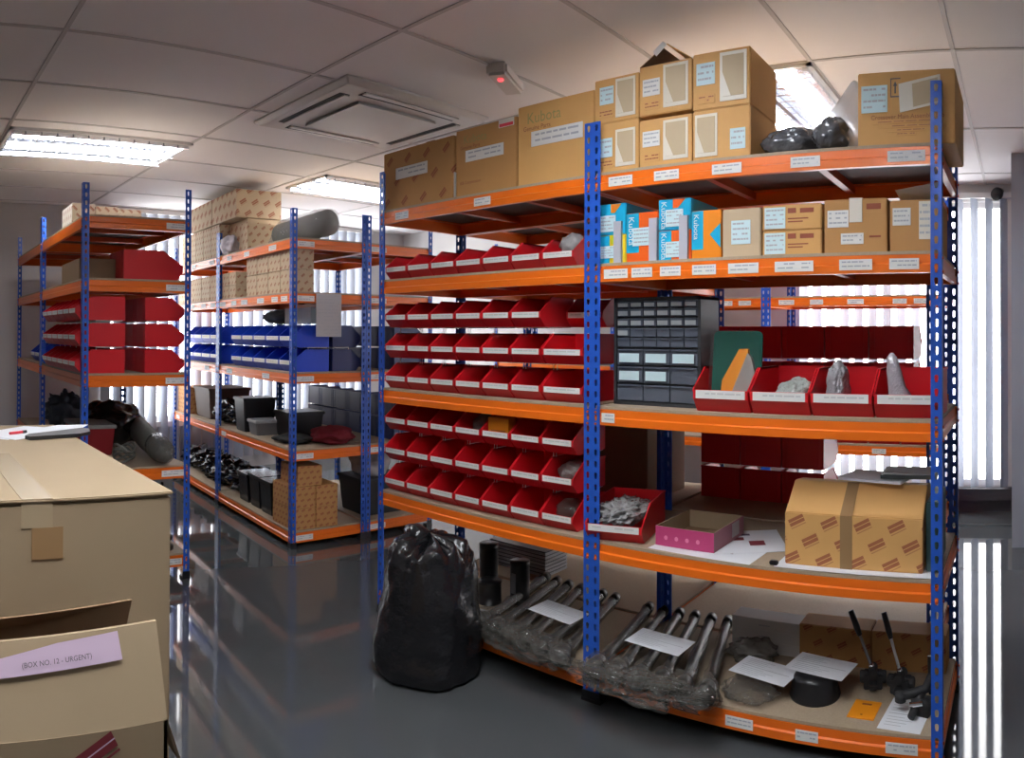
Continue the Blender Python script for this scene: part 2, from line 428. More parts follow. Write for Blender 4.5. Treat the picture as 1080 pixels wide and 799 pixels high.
def mirrored(me, sx, sy):
    if sx == 1 and sy == 1: return me
    c = me.copy()
    for v in c.vertices: v.co.x *= sx; v.co.y *= sy
    if sx * sy < 0: c.flip_normals()
    return c
NA, TA0, TA1, TA2 = 2.352, 2.921, 1.600, .264
LV = [1.931, 1.597, 1.075, .582, .104]
DZ = .011
tagsA1 = {0: [(.125, .1), (.676, .1)]}
tagsA2 = {0: [(.075, .108), (.278, .105), (.517, .115), (.815, .106), (1.154, .127)], 1: [(.054, .109), (.18, .091), (.304, .087), (.438, .095), (.581, .116), (.757, .14), (.988, .114), (1.16, .1)],
          2: [(.045, .06)], 4: [(.572, .105), (.833, .081), (1.146, .108)]}
rack('tall rack of six tiers of small red bins behind the black refuse sack', 'A', NA, TA0, TA0 - TA1, LV, bh=.057, tags=tagsA1)
rack('tall rack holding the drawer cabinet and the large carton with brown printing', 'A', NA, TA1, TA1 - TA2, LV, bh=.057, tags=tagsA2)
LVB = [1.931, 1.6, 1.075, .582, .104]
rack('rack standing back to back behind the tiers of small red bins', 'A', NA + .605, TA0, TA0 - TA1, LVB, bh=.057)
rack('rack standing back to back behind the drawer cabinet', 'A', NA + .605, TA1, TA1 - .36, [1.931, None, 1.075, .582, .104], bh=.057)
cl = {1: [(.1, .12), (.34, .1), (.62, .12), (.95, .1), (1.1, .1)], 3: [(.1, .1), (.8, .1)]}
rack('farther rack in front of the back window, seen above the red bins', 'A', 5.0, 1.86, 1.32, [1.93, 1.6, None, .61, .104], tags=cl)
rack('farther rack beside the one at the back window', 'A', 5.0, 3.18, 1.32, [1.93, 1.6, 1.1, .61, .104], tags=cl)
rack('farther rack by the back wall, beyond the hanging white sheet', 'A', 5.0, 4.5, 1.32, [1.93, 1.6, 1.1, .61, .104], tags=cl)
NM, TM0, TM1, TM2, DM = 2.191, 4.287, 5.663, 6.88, .59
LVM = [1.94, 1.597, 1.09, .605, .095]
te = {k: [(.04, .13)] for k in range(5)}
tm = {0: [(.2, .1), (.55, .1), (1.0, .12)], 1: [(.05, .12), (.3, .1), (.5, .12), (.8, .12), (1.05, .1), (1.2, .1)], 2: [(.2, .12), (.9, .12)], 3: [(.1, .1)]}
rack('rack of two tiers of bright blue bins with a white sheet hung on its end', 'M', NM, TM1, TM1 - TM0, LVM, DM, tags=tm, end_tags=te)
rack('rack at the far end of the blue bin row, stacked high with patterned cartons', 'M', NM, TM2, TM2 - TM1, LVM, DM, tags=tm)
rack('rack of shaded blue bins backing onto the bright blue bins', 'M', NM + DM + .004, TM1, TM1 - TM0, LVM, DM, end_tags=te)
NL, TL0, TL1, TL2, DL = .952, 3.928, 5.2345, 6.40, .655
LVL = [1.955, 1.62, 1.115, .612, .13]
tle = {0: [(.5, .12)], 1: [(.5, .12)], 2: [(.5, .12)], 3: [(.48, .15)], 4: [(.5, .11)]}
rack('rack with three tiers of red bins facing both ways, behind the large carton', 'L', NL, TL1, TL1 - TL0, LVL, DL, end_tags=tle)
rack('rack near the end wall with blue bins, beyond the red bins', 'L', NL, TL2, TL2 - TL1, LVL, DL)

# ------------------------------------------------------------------ hopper-fronted parts bins
def bin_meshes(w, d, h, m, lip0=.30, lip1=.50, nose=.036, pin=.015):
    def make():
        th = .0028; zl0, zl1 = h * lip0, h * lip1; yt = d * .34
        prof = [(nose, 0), (d, 0), (d, h), (yt, h), (0, zl1), (0, zl0)]
        mb = MB()
        for x0 in (0, w - th): mb.prism(prof, x0, x0 + th, m)
        mb.box(th, w - th, d - th, d, 0, h, m)                                     # back
        mb.box(th, w - th, nose, d - th, 0, th, m)                                 # base
        mb.prism([(nose, 0), (nose + .002, th), (th, zl0 + .001), (0, zl0)], th, w - th, m)   # sloping front
        mb.box(th, w - th, 0, th, zl0, zl1, m)                                     # lip
        for x0 in (-.003, w - th): mb.prism([(yt, h - .007), (yt, h), (d, h), (d, h - .007)], x0, x0 + th + .003, m)   # rims
        for x0 in (-.0025, w - .001): mb.prism([(0, zl1 - .006), (0, zl1 + .002), (yt, h + .001), (yt, h - .008)], x0, x0 + .0035, m)
        for x0 in (w * .1, w * .9 - .004): mb.box(x0, x0 + .004, d - .001, d + .002, .005, h - .008, m)      # back ribs
        body = mb.mesh('bin')
        card = sheet_mb(w * .9, (zl1 - zl0) * .94, int(w * 1000), WHITE, FAINT, 1, w * .05, zl0 + (zl1 - zl0) * .03, -.0002).mesh('label_card')
        x1_, y0_, y1_ = w - .004, d * .42, d - .015
        pins = MB().tube([(.004, y0_, h - .001), (.004, y0_, h + pin - .002), (.004, y1_, h + pin - .002), (x1_, y1_, h + pin - .002), (x1_, y0_, h + pin - .002), (x1_, y0_, h - .001)], .0022, WHITE, 6)
        return body, card, pins.mesh('wire')
    return cached(('bin', w, d, h, m.name, pin), make)
def put_bin(label, fr, n, t, z, w, d, h, m, group, rot=0, card=True, pins=True, pin=.015):
    body, c, p = bin_meshes(w, d, h, m, pin=pin)
    o = thing('parts_bin', body, label, 'parts bin', fr, n, t, z, rot, group)
    if card: obj('label_card', c, o)
    if pins: obj('stacking_wire', p, o)
    return o
# front rack, red bins, counted from the pair of posts towards the far end
Wb, Db, Hb = .164, .24, .119
pitch = .1713
GA = 'small red bins of the front rack'
PA = .146 - Hb
def tier_A(z, ncols, skip, words, pins):
    for k in range(ncols):
        if k < skip: continue
        # k = 0 lies next to the paired posts; t of its far (left) edge
        t = 1.700 + pitch * (k + 1) + .004
        put_bin(f'red bin, {ORD[k]} from the paired blue posts, {words}', 'A', NA + .028, t, z, Wb, Db, Hb, RED, GA, pins=pins, pin=PA)
ZL2, ZL3, ZL4 = LV[1] + DZ, LV[2] + DZ, LV[3] + DZ
tier_A(ZL2, 7, 0, 'in the single row under the large cartons', False)
names3 = ['bottom tier of the upper stack', 'middle tier of the upper stack', 'top tier of the upper stack']
names4 = ['bottom tier of the lower stack', 'middle tier of the lower stack', 'top tier of the lower stack']
for i in range(3):
    tier_A(ZL3 + i * .146, 7, 1, names3[i], i < 2)
    if i < 2: put_bin(f'wider red bin next to the paired blue posts, {names3[i]}', 'A', NA + .028, 1.872, ZL3 + i * .146, .205, Db, Hb, RED, GA, pins=(i < 1), pin=PA)
    tier_A(ZL4 + i * .146, 7, 0, names4[i], i < 2)
put_bin('red bin set far back beside the paired posts, on the upper stack', 'A', NA + .2, 1.872, ZL3 + 2 * .146 - .0, .19, Db, Hb, RED, GA, pins=False)
# big red bins, right bay
for k in range(4):
    tL = 1.166 - .2235 * k
    put_bin(f'large red bin below the boxed parts, {ORD[k]} counted from the drawer cabinet', 'A', NA + .02, tL, ZL3, .215, .3, .15, RED, 'large red bins beside the drawer cabinet', pins=False)
put_bin('red bin full of clear plastic bags beside the pink tray', 'A', NA - .02, 1.615, LV[3] + DZ, .23, .36, .13, RED, None, rot=math.radians(14), pins=False)
# red bins on the back-to-back rack, turned away
for lv, rows, cols, tstart in ((2, 2, 5, 1.60), (3, 2, 3, 1.60)):
    for r in range(rows):
        for c in range(cols):
            put_bin(f'{["lower", "upper"][r]} red bin turned away, {ORD[c]} from the paired posts, {"behind the large red bins" if lv == 2 else "behind the pink tray"}',
                    'A', 3.555, tstart - .215 * c - .24, LVB[lv] + DZ + r * .158, .208, .27, .142, RED, 'red bins turned away on the rack behind', rot=math.pi, pins=(r == 0))
for c in range(5):
    put_bin(f'red bin low by the back window, {ORD[c]} from its double post', 'A', 5.03, 1.80 - .235 * c, .621, .22, .3, .14, RED, 'red bins near the back window', pins=False)
# blue bins
GB = 'bright blue bins'
for r in range(2):
    for c in range(5):
        put_bin(f'{["lower", "upper"][r]} bright blue bin, {ORD[c]} from the corner post with the hung sheet', 'M', NM + .035, TM0 + .045 + .222 * (c + 1), LVM[2] + DZ + r * .156, .216, .28, .142, BINBLUE, GB, pins=(r == 0))
        put_bin(f'{["lower", "upper"][r]} shaded blue bin behind the bright blue bins, {ORD[c]} from the rack end', 'M', NM + DM - .02, TM0 + .045 + .222 * c, LVM[2] + DZ + r * .156, .216, .23, .142, BINSHADE, 'shaded blue bins', rot=math.pi, pins=(r == 0), pin=.015)
    for c in range(4):
        put_bin(f'{["lower", "upper"][r]} blue bin under the patterned cartons, {ORD[c]} from the middle post', 'M', NM + .04, TM1 + .06 + .222 * (c + 1), LVM[2] + DZ + r * .156, .216, .28, .142, BINBLUE, GB, pins=(r == 0))
for lv in (2, 3):
    for r in range(2):
        for c in range(6):
            put_bin(f'{["lower", "upper"][r]} shaded blue bin, {ORD[c]} from the rack end, {"at the back of the blue bins" if lv == 2 else "behind the red cloth"}', 'M', NM + 2 * DM - .03, TM0 + .05 + .222 * c, LVM[lv] + DZ + r * .156, .216, .28, .142, BINSHADE, 'shaded blue bins', rot=math.pi, pins=(r == 0))
# red bins of the rack behind the large carton
for r in range(3):
    for c in range(6):
        put_bin(f'{["bottom", "middle", "top"][r]} tier red bin facing the wall, {ORD[c]} from the front post', 'L', NL - .03, TL0 + .04 + .168 * (c + 1), LVL[2] + DZ + r * .1415, .162, .295, .126, RED, 'red bins facing the wall side', pins=(r < 2))
    for c in range(3):
        put_bin(f'{["bottom", "middle", "top"][r]} tier larger red bin facing the aisle, {ORD[c]} from the front post', 'L', NL + DL - .025, TL0 + .04 + .205 * c, LVL[2] + DZ + r * .1415, .2, .245, .126, RED, 'red bins facing the aisle', rot=math.pi, pins=(r < 2))
put_bin('very large red bin on the second shelf above the red tiers', 'L', NL + DL - .02, TL0 + .08, LVL[1] + DZ, .3, .37, .165, RED, None, rot=math.pi, pins=False)
for c in range(3):
    put_bin(f'blue bin by the end wall, {ORD[c]} from the middle post', 'L', NL + .04, TL1 + .06 + .2 * (c + 1), LVL[2] + DZ, .19, .24, .13, BINBLUE, 'blue bins by the end wall', pins=False)

# ------------------------------------------------------------------ cartons
def carton_mesh(w, d, h, m): return cached(('carton', w, d, h, m.name), lambda: MB().box(0, w, 0, d, 0, h, m).mesh('carton', bevel=.003))
def stamped(base, m, sx=.11, sz=.075, lw=.05, lh=.018, ang=30, ox=.3, oz=.1):
    """The cardboard BASE with staggered rows of slanted printed bars on its upright faces."""
    name = f'{base.name} printed {m.name} {sx} {sz} {lw} {lh} {ang}'
    if name in MATS: return MATS[name]
    mt = base.copy(); mt.name = name; MATS[name] = mt
    nt = mt.node_tree; L = nt.links
    def val(x): return x
    def M(op, a, b=None, c=None):
        n = nt.nodes.new('ShaderNodeMath'); n.operation = op
        for k, v in enumerate((a, b, c)):
            if v is None: continue
            if isinstance(v, (int, float)): n.inputs[k].default_value = v
            else: L.new(v, n.inputs[k])
        return n.outputs[0]
    tc = nt.nodes.new('ShaderNodeTexCoord'); sp = nt.nodes.new('ShaderNodeSeparateXYZ'); L.new(tc.outputs['Object'], sp.inputs[0])
    sn = nt.nodes.new('ShaderNodeSeparateXYZ'); L.new(tc.outputs['Normal'], sn.inputs[0])
    zz = M('ADD', M('DIVIDE', sp.outputs[2], sz), oz)
    row = M('FLOOR', zz); fz = M('MULTIPLY', M('SUBTRACT', M('FRACT', zz), .5), sz)
    xx = M('ADD', M('ADD', M('DIVIDE', M('ADD', sp.outputs[0], sp.outputs[1]), sx), M('MULTIPLY', row, .42)), ox)
    fx = M('MULTIPLY', M('SUBTRACT', M('FRACT', xx), .5), sx)
    a = math.radians(ang); c, s_ = math.cos(a), math.sin(a)
    u = M('ADD', M('MULTIPLY', fx, c), M('MULTIPLY', fz, s_)); v = M('SUBTRACT', M('MULTIPLY', fz, c), M('MULTIPLY', fx, s_))
    def band(v0, v1): return M('MULTIPLY', M('GREATER_THAN', v, v0), M('LESS_THAN', v, v1))
    inside = M('ADD', M('ADD', band(-.5 * lh, -.05 * lh), band(.06 * lh, .5 * lh)), M('MULTIPLY', band(-.85 * lh, -.7 * lh), .6))
    inside = M('MULTIPLY', M('MULTIPLY', inside, M('LESS_THAN', M('ABSOLUTE', u), lw / 2)), M('LESS_THAN', M('ABSOLUTE', sn.outputs[2]), .5))
    b = nt.nodes['Principled BSDF']; mx = nt.nodes.new('ShaderNodeMix'); mx.data_type = 'RGBA'
    L.new(M('MULTIPLY', inside, .85), mx.inputs[0])
    src = b.inputs['Base Color'].links[0].from_socket if b.inputs['Base Color'].links else None
    if src: L.new(src, mx.inputs[6])
    else: mx.inputs[6].default_value = b.inputs['Base Color'].default_value
    mx.inputs[7].default_value = m.node_tree.nodes['Principled BSDF'].inputs['Base Color'].default_value
    L.new(mx.outputs[2], b.inputs['Base Color'])
    return mt
def carton(label, fr, n, t, z, w, d, h, m=KRAFT, rot=0, group=None, marks=None, sheets=(), tape=None, name='carton'):
    o = thing(name, carton_mesh(w, d, h, stamped(m, **marks) if marks else m), label, 'carton', fr, n, t, z, rot, group)
    if tape:
        x0, x1, zf, tm_ = tape
        tp = MB().box(x0, x1, -.0012, 0, h - zf, h, tm_).box(x0, x1, -.0012, d, h, h + .0009, tm_)
        obj('packing_tape', tp.mesh('tape'), o)
    for i, (x, zz, sw, sh, pm, ln) in enumerate(sheets):
        obj('paper_label', sheet_mb(sw, sh, i + int(w * 999), pm, MARK if pm is KRAFTY else GREYINK, ln).mesh('label'), o, (x, -.0008, zz))
    return o
ZA1 = LV[0] + DZ
NF = NA + .045
# three large cartons on the highest shelf of the left bay
c = carton('brown carton printed with slanted marks at the far end of the highest shelf', 'A', NF, 2.962 - .02, ZA1, .52, .42, .285, KRAFT, marks=dict(m=MARK, sx=.14, sz=.1, lw=.05, lh=.022, ang=40), sheets=[(.10, .145, .24, .055, WHITE, 2)])
obj('packing_tape', MB().box(.33, .39, -.001, .42, .284, .2865, TAPE).mesh('tape'), c)
c = carton('large brown carton with faded green lettering, second from the far end of the highest shelf', 'A', NF, 2.405, ZA1, .375, .42, .295, KRAFT, sheets=[(.065, .15, .235, .05, WHITE, 2)])
obj('green_lettering', text_mesh('Kubota', .05, GREENPR), c, (.05, -.001, .232))
obj('print_line', text_mesh('Genuine Parts', .022, MARK), c, (.03, -.001, .208))
obj('print_line', text_mesh('KB Corporation', .02, MARK), c, (.03, -.001, .055))
obj('red_sticker', MB().box(.27, .36, -.0015, 0, .262, .295, WHITE).box(.275, .355, -.002, -.001, .264, .277, mat('red sticker', (.7, .05, .08), .5)).mesh('sticker'), c)
c = carton('large golden brown carton with green lettering beside the paired blue posts', 'A', NF, 2.022, ZA1, .40, .42, .325, KRAFTY, sheets=[(.075, .155, .27, .06, WHITE, 2)])
obj('green_lettering', text_mesh('Kubota', .062, GREENPR), c, (.05, -.001, .25))
obj('print_line', text_mesh('Genuine Parts', .026, MARK), c, (.03, -.001, .222))
thing('paper_sheet', MB().box(0, .002, 0, .15, 0, .12, WHITE).mesh('sheet'), 'white paper wedged between two large cartons on the highest shelf', 'paper', 'A', NF, 2.418, ZA1, -.0)

# six boxes, stacked in pairs, right bay
def pouch(w, h): return MB().box(0, w, -.002, 0, 0, h, CREAM).box(w * .1, w * .9, -.0032, -.002, h * .09, h * .93, TAN).add([(w * .1, -.0035, h * .09), (w * .42, -.0035, h * .09), (w * .1, -.0035, h * .6)], [(0, 1, 2)], CREAM).mesh('pouch')
def boxed(label, tL, z, w, h, d, lab, pch, extra=None):
    o = carton(label, 'A', NF - .01, tL, z, w, d, h, KRAFTY, sheets=[lab] + [(.02, .02, .07, .03, KRAFTY, 2)])
    if pch: obj('document_pouch', pouch(pch[2], pch[3]), o, (pch[0], -.001, pch[1]))
    return o
boxed('lower golden carton partly behind the paired blue posts', 1.613, ZA1, .205, .185, .30, (.02, .06, .065, .07, PALEBLUE, 3), (.1, .02, .09, .135))
boxed('upper golden carton above the paired blue posts', 1.613, ZA1 + .186, .205, .165, .30, (.025, .07, .065, .065, PALEBLUE, 3), (.1, .015, .09, .14))
boxed('lower golden carton with a loose flap, in the middle pair on the highest shelf', 1.405, ZA1, .225, .172, .30, (.015, .075, .075, .055, WHITE, 3), (.105, .02, .105, .14))
boxed('lower golden carton next to the grey film bags', 1.176, ZA1, .228, .175, .28, (.15, .03, .06, .07, PALEBLUE, 3), (.01, .015, .09, .145))
boxed('upper golden carton with closed top, right beside the open one near the ceiling', 1.176, ZA1 + .176, .228, .195, .28, (.015, .085, .075, .075, PALEBLUE, 3), (.11, .02, .105, .165))
o = boxed('upper golden carton with its flaps standing open near the ceiling', 1.405, ZA1 + .186, .225, .178, .30, (.015, .07, .075, .06, WHITE, 3), (.105, .02, .105, .15))
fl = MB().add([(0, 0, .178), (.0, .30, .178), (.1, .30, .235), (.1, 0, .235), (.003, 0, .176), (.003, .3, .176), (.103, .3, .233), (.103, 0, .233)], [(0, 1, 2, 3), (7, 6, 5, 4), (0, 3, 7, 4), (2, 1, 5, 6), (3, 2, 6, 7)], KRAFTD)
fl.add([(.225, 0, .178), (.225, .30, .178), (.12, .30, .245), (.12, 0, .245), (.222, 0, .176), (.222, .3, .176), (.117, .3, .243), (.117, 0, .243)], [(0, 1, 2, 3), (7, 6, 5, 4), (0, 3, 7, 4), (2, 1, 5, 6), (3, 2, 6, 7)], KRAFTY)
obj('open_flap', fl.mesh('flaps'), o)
obj('paper_tag', MB().add([(.06, -.004, .225), (.105, -.004, .255), (.12, -.002, .30 - .06), (.075, -.002, .205)], [(0, 1, 2, 3)], WHITE).mesh('tag'), o)
# stray white bits: second flap of lower middle box
# bagged parts
thing('bagged_part', rough_blob('foil1', (.23, .24, .115), 3, FOIL, .16, 2.0, 5, True, .3), 'grey film bag of parts lying beside the stacked golden cartons', 'bag', 'A', NF + .12, .825, ZA1)
thing('bagged_part', rough_blob('foil2', (.14, .2, .12), 5, FOIL, .16, 2.0, 5, True, .3), 'smaller grey film bag of parts leaning on the white bag', 'bag', 'A', NF + .06, .66, ZA1)
bw = MB()
prof = [(0, .09, .10), (.06, .1, .1), (.14, .08, .06), (.2, .05, .03), (.255, .012, .01), (.262, .004, .004)]
vs, fs = [], []
for z, rx, ry in prof:
    for k in range(16):
        a = 2 * math.pi * k / 16; j = 1 + .14 * math.sin(5 * a + z * 30)
        vs.append((rx * math.cos(a) * j + z * .12, ry * math.sin(a) * j, z))
for i in range(len(prof) - 1):
    for k in range(16): fs.append((i * 16 + k, i * 16 + (k + 1) % 16, (i + 1) * 16 + (k + 1) % 16, (i + 1) * 16 + k))
fs += [tuple(range(16)), tuple(range(80, 96))]
thing('plastic_bag', bw.add(vs, fs, mat('white bag film', (.92, .92, .94), .35, alpha=.6, bump=.6, bump_scale=24)).mesh('bag', True), 'tall white plastic bag with a pointed top on the highest shelf', 'bag', 'A', NF + .13, .632, ZA1)
# carton by the end post
c = carton('carton with a taped panel at the end of the highest shelf by the single post', 'A', NF - .02, .552, ZA1, .33, .35, .232, KRAFTY, sheets=[(.012, .105, .09, .085, PALEBLUE, 4)])
pch = MB().add([(.145, -.003, .1), (.285, -.003, .125), (.28, -.003, .215), (.14, -.003, .19)], [(0, 1, 2, 3)], CREAM).add([(.19, -.004, .115), (.277, -.004, .132), (.272, -.004, .205), (.186, -.004, .188)], [(0, 1, 2, 3)], TAN)
obj('document_pouch', pch.mesh('pouch'), c)
obj('up_arrow_mark', MB().box(.112, .146, -.0012, 0, .15, .154, INK).box(.112, .115, -.0012, 0, .15, .21, INK).box(.112, .146, -.0012, 0, .207, .21, INK).box(.126, .131, -.0012, 0, .162, .185, INK).add([(.121, -.0012, .185), (.136, -.0012, .185), (.1285, -.0012, .2)], [(0, 1, 2)], INK).mesh('arrow'), c)
obj('print_line', text_mesh('Crossover Main Assembly Tub', .02, MARK), c, (.045, -.001, .082))
for i, (x0, x1, z) in enumerate(((.05, .29, .067), (.07, .3, .053), (.085, .24, .04), (.13, .2, .028))):
    obj('print_line', sheet_mb(x1 - x0, .011, i, KRAFTY, MARK, 1).mesh('line'), c, (x0, 0, z))

# boxed parts on the second shelf of the right bay
ZB = LV[1] + DZ; NB = NA + .05
def brand_box(label, tL, z, w, h, d, base, band, tri, lab, txt=True, top=None):
    o = thing('parts_box', carton_mesh(w, d, h, base), label, 'box', 'A', NB, tL, z, 0, 'coloured parts boxes')
    p = MB()
    bw_ = w * .4
    p.box(0.001, bw_, -.0012, 0, h * .2 if tri else .002, h - .002, band)
    if tri:
        p.add([(w - .002, -.0013, h * .22), (w - .002, -.0013, h * .72), (w * .62, -.0013, h * .5)], [(0, 1, 2)], tri)
    if top: p.add([(w * .45, -.0013, h - .002), (w * .85, -.0013, h - .002), (w * .6, -.0013, h * .7), (w * .45, -.0013, h * .7)], [(0, 1, 2, 3)], top)
    obj('print_panel', p.mesh('panel'), o)
    if txt:
        obj('white_lettering', text_mesh('Kubota', min(bw_ * .62, h * .3), WHITE), o, (bw_ * .22, -.0022, h * .93), (0, math.pi / 2, 0))
    if lab: obj('paper_label', sheet_mb(lab[2], lab[3], int(tL * 1000), PALEBLUE, GREYINK, 4).mesh('label'), o, (lab[0], -.0024, lab[1]))
    return o
brand_box('cyan and orange parts box on top of the yellow one', 1.60, ZB + .108, .125, .115, .25, CYAN, CYAN, None, (.005, .012, .075, .06), False, ORNGY)
brand_box('lime and yellow parts box at the bottom beside the paired posts', 1.60, ZB, .125, .107, .25, YELL, CYAN, None, (.005, .022, .08, .045), False, LIME)
brand_box('orange parts box with a blue lettered band, standing alone beside the paired boxes', 1.472, ZB, .142, .18, .25, ORNGP, CYAN, CYAN, (.03, .06, .075, .065))
brand_box('tall stack upper cyan parts box with white lettering, at the middle of the row', 1.327, ZB + .108, .135, .11, .25, CYAN, CYAN, None, (.03, .012, .075, .06), True, ORNGP)
brand_box('orange parts box under the tallest cyan one', 1.327, ZB, .135, .107, .25, ORNGP, CYAN, None, (.03, .012, .07, .055))
brand_box('amber parts box with blue lettered band and cyan arrow beside the tan box', 1.188, ZB, .12, .168, .25, ORNGY, CYAN, CYAN, None)
for i, t in enumerate((1.525, 1.365, 1.235)):
    thing('shelf_divider', MB().box(0, .036, 0, .0025, 0, .155, DIVID).box(.034, .036, 0, .12, 0, .155, DIVID).mesh('divider', bevel=.0006),
          ['frosted divider between the yellow and the orange parts boxes', 'frosted divider between the orange box and the tallest cyan stack', 'frosted divider between the cyan stack and the amber box'][i], 'divider', 'A', NB - .012, t, ZB, 0, 'frosted shelf dividers')
c = carton('plain tan box with one square label on the second shelf', 'A', NB, 1.062, ZB, .148, .25, .165, PALEC, sheets=[(.035, .045, .075, .08, PALEBLUE, 4)])
for z, wd in ((0, 'lower'), (.084, 'upper')):
    c = carton(f'{wd} of two small brown cartons stacked beside the tan box', 'A', NB, .906, ZB + z, .218, .25, .083, KRAFTY, sheets=[(.008, .006, .078, .07, PALEBLUE, 4)])
    obj('print_block', MB().box(.095, .125, -.001, 0, .055, .072, MARK).box(.14, .19, -.001, 0, .055, .07, MARK).box(.095, .17, -.001, 0, .035, .039, MARK).box(.095, .15, -.001, 0, .025, .029, MARK).mesh('print'), c)
c = carton('brown carton with a white strip over its top, third from the single end post', 'A', NB, .678, ZB, .222, .25, .175, KRAFT, sheets=[(.012, .085, .075, .055, WHITE, 3), (.06, .03, .08, .035, WHITE, 2)])
obj('white_strip', MB().box(.09, .135, -.003, 0, .1, .177, CREAM).box(.09, .135, 0, .15, .175, .178, CREAM).mesh('strip'), c)
obj('print_block', MB().box(.15, .2, -.001, 0, .14, .158, MARK).mesh('print'), c); obj('print_block', MB().box(.16, .2, -.001, 0, .05, .056, MARK).mesh('print'), c)
c = carton('brown carton with a raised white flap tucked against the single end post', 'A', NB, .447, ZB, .17, .25, .165, KRAFT, sheets=[(.01, .085, .062, .055, WHITE, 3), (.1, .04, .04, .12, CREAM, 5)])
obj('raised_flap', MB().add([(.02, -.01, .195), (.17, -.02, .215), (.17, .09, .17), (.03, .09, .166)], [(0, 1, 2, 3)], WHITE).mesh('flap'), c)

# drawer cabinet
e = thing('drawer_cabinet', None, 'charcoal cabinet of small clear drawers on the middle shelf', 'drawer cabinet', 'A', 2.47, 1.572, ZL3)
CW, CH, CD = .39, .40, .17
fr_ = MB().box(0, .012, 0, CD, 0, CH, CABIN).box(CW - .012, CW, 0, CD, 0, CH, CABIN).box(0, CW, 0, CD, CH - .012, CH, CABIN).box(0, CW, 0, CD, 0, .012, CABIN).box(0, CW, CD - .005, CD, 0, CH, CABIN)
rows = [(.362, .024, 6), (.328, .03, 6), (.292, .03, 6), (.254, .032, 6), (.216, .034, 6), (.150, .058, 3), (.083, .06, 3), (.016, .06, 3)]
for z, h, n in rows: fr_.box(.012, CW - .012, .012, CD, z - .005, z - .001, CABIN)
obj('housing', fr_.mesh('housing'), e)
for ri, (z, h, n) in enumerate(rows):
    w = (CW - .026) / n
    for k in range(n):
        x = .013 + w * k
        dm = cached(('drawer', ri, n), lambda: MB().box(.002, w - .002, 0, .09, 0, h, DRAW).box(.004, w - .004, -.006, 0, h - .007, h - .002, DRAW).mesh('drawer', bevel=.001))
        dr = obj('drawer', dm, e, (x, .004, z))
        if (ri in (0, 1, 2)) or (ri == 3 and k == 0) or (ri == 5) or (ri == 6 and k < 2):
            lm = cached(('dlabel', ri, n), lambda: MB().box(w * .12, w * .88, -.0075, -.0065, h * .15, h * .72, DLAB if ri < 4 else PALEBLUE).mesh('label'))
            obj('drawer_label', lm, dr)
# contents of the large red bins
e = thing('tool_pouch', None, 'clear pouch with green card and orange part standing in a red bin', 'pouch', 'A', NA + .14, 1.15, ZL3 + .012, 0, tilt=(-.12, 0))
def rounded(w, h, r): return [(r + r * math.cos(a), r + r * math.sin(a)) for a in [math.pi + math.pi / 2 * k / 4 for k in range(5)]] + [(w - r + r * math.cos(a), r + r * math.sin(a)) for a in [-math.pi / 2 + math.pi / 2 * k / 4 for k in range(5)]] + [(w - r + r * math.cos(a), h - r + r * math.sin(a)) for a in [math.pi / 2 * k / 4 for k in range(5)]] + [(r + r * math.cos(a), h - r + r * math.sin(a)) for a in [math.pi / 2 + math.pi / 2 * k / 4 for k in range(5)]]
obj('backing_card', MB().prism(rounded(.2, .265, .02), 0, .006, GREENB, 'y').mesh('card'), e)
obj('orange_part', MB().prism([(.045, .03), (.05, .09), (.115, .2), (.15, .2), (.15, .18), (.085, .03)], -.018, -.001, ORCARD, 'y').mesh('part'), e)
obj('grey_part', MB().prism([(.085, .03), (.15, .185), (.165, .17), (.19, .09), (.19, .03)], -.022, -.001, mat('grey beige', (.34, .31, .28), .6), 'y').mesh('part'), e)
obj('pouch_film', MB().prism(rounded(.2, .265, .02), -.03, -.024, mat('pouch film', (.2, .2, .2), .08, alpha=.05), 'y').mesh('film'), e)
thing('bag_of_parts', rough_blob('bagp1', (.165, .16, .115), 11, mat('pale green bag film', (.36, .40, .37), .12, spec=.9, bump=1, bump_scale=35), .22, 1.8, 5), 'pale greenish bag of parts in the red bin next to the pouch', 'bag', 'A', NA + .16, .81, ZL3 + .004)
thing('bag_of_parts', rough_blob('bagp2', (.085, .12, .175), 12, mat('grey bag film', (.32, .31, .33), .12, spec=.9, bump=1, bump_scale=35), .2, 1.8, 5), 'grey plastic bag draped over a divider between two large red bins', 'bag', 'A', NA + .15, .655, ZL3 + .004)
bag = MB(); vs, fs = [], []
for i, (z, r, dx) in enumerate(((0, .045, 0), (.05, .045, .0), (.09, .03, -.012), (.14, .026, -.02), (.185, .018, -.026), (.2, .004, -.028))):
    for k in range(12):
        a = 2 * math.pi * k / 12; j = 1 + .15 * math.sin(3 * a + i)
        vs.append((dx + r * math.cos(a) * j, .6 * r * math.sin(a) * j, z))
for i in range(5):
    for k in range(12): fs.append((i * 12 + k, i * 12 + (k + 1) % 12, (i + 1) * 12 + (k + 1) % 12, (i + 1) * 12 + k))
fs += [tuple(range(12)), tuple(range(60, 72))]
thing('bag_of_parts', bag.add(vs, fs, mat('lilac bag film', (.36, .33, .36), .15, spec=.9, bump=.9, bump_scale=35)).mesh('bag', True), 'narrow upright plastic bag in the red bin by the single post', 'bag', 'A', NA + .12, .425, ZL3 + .004)
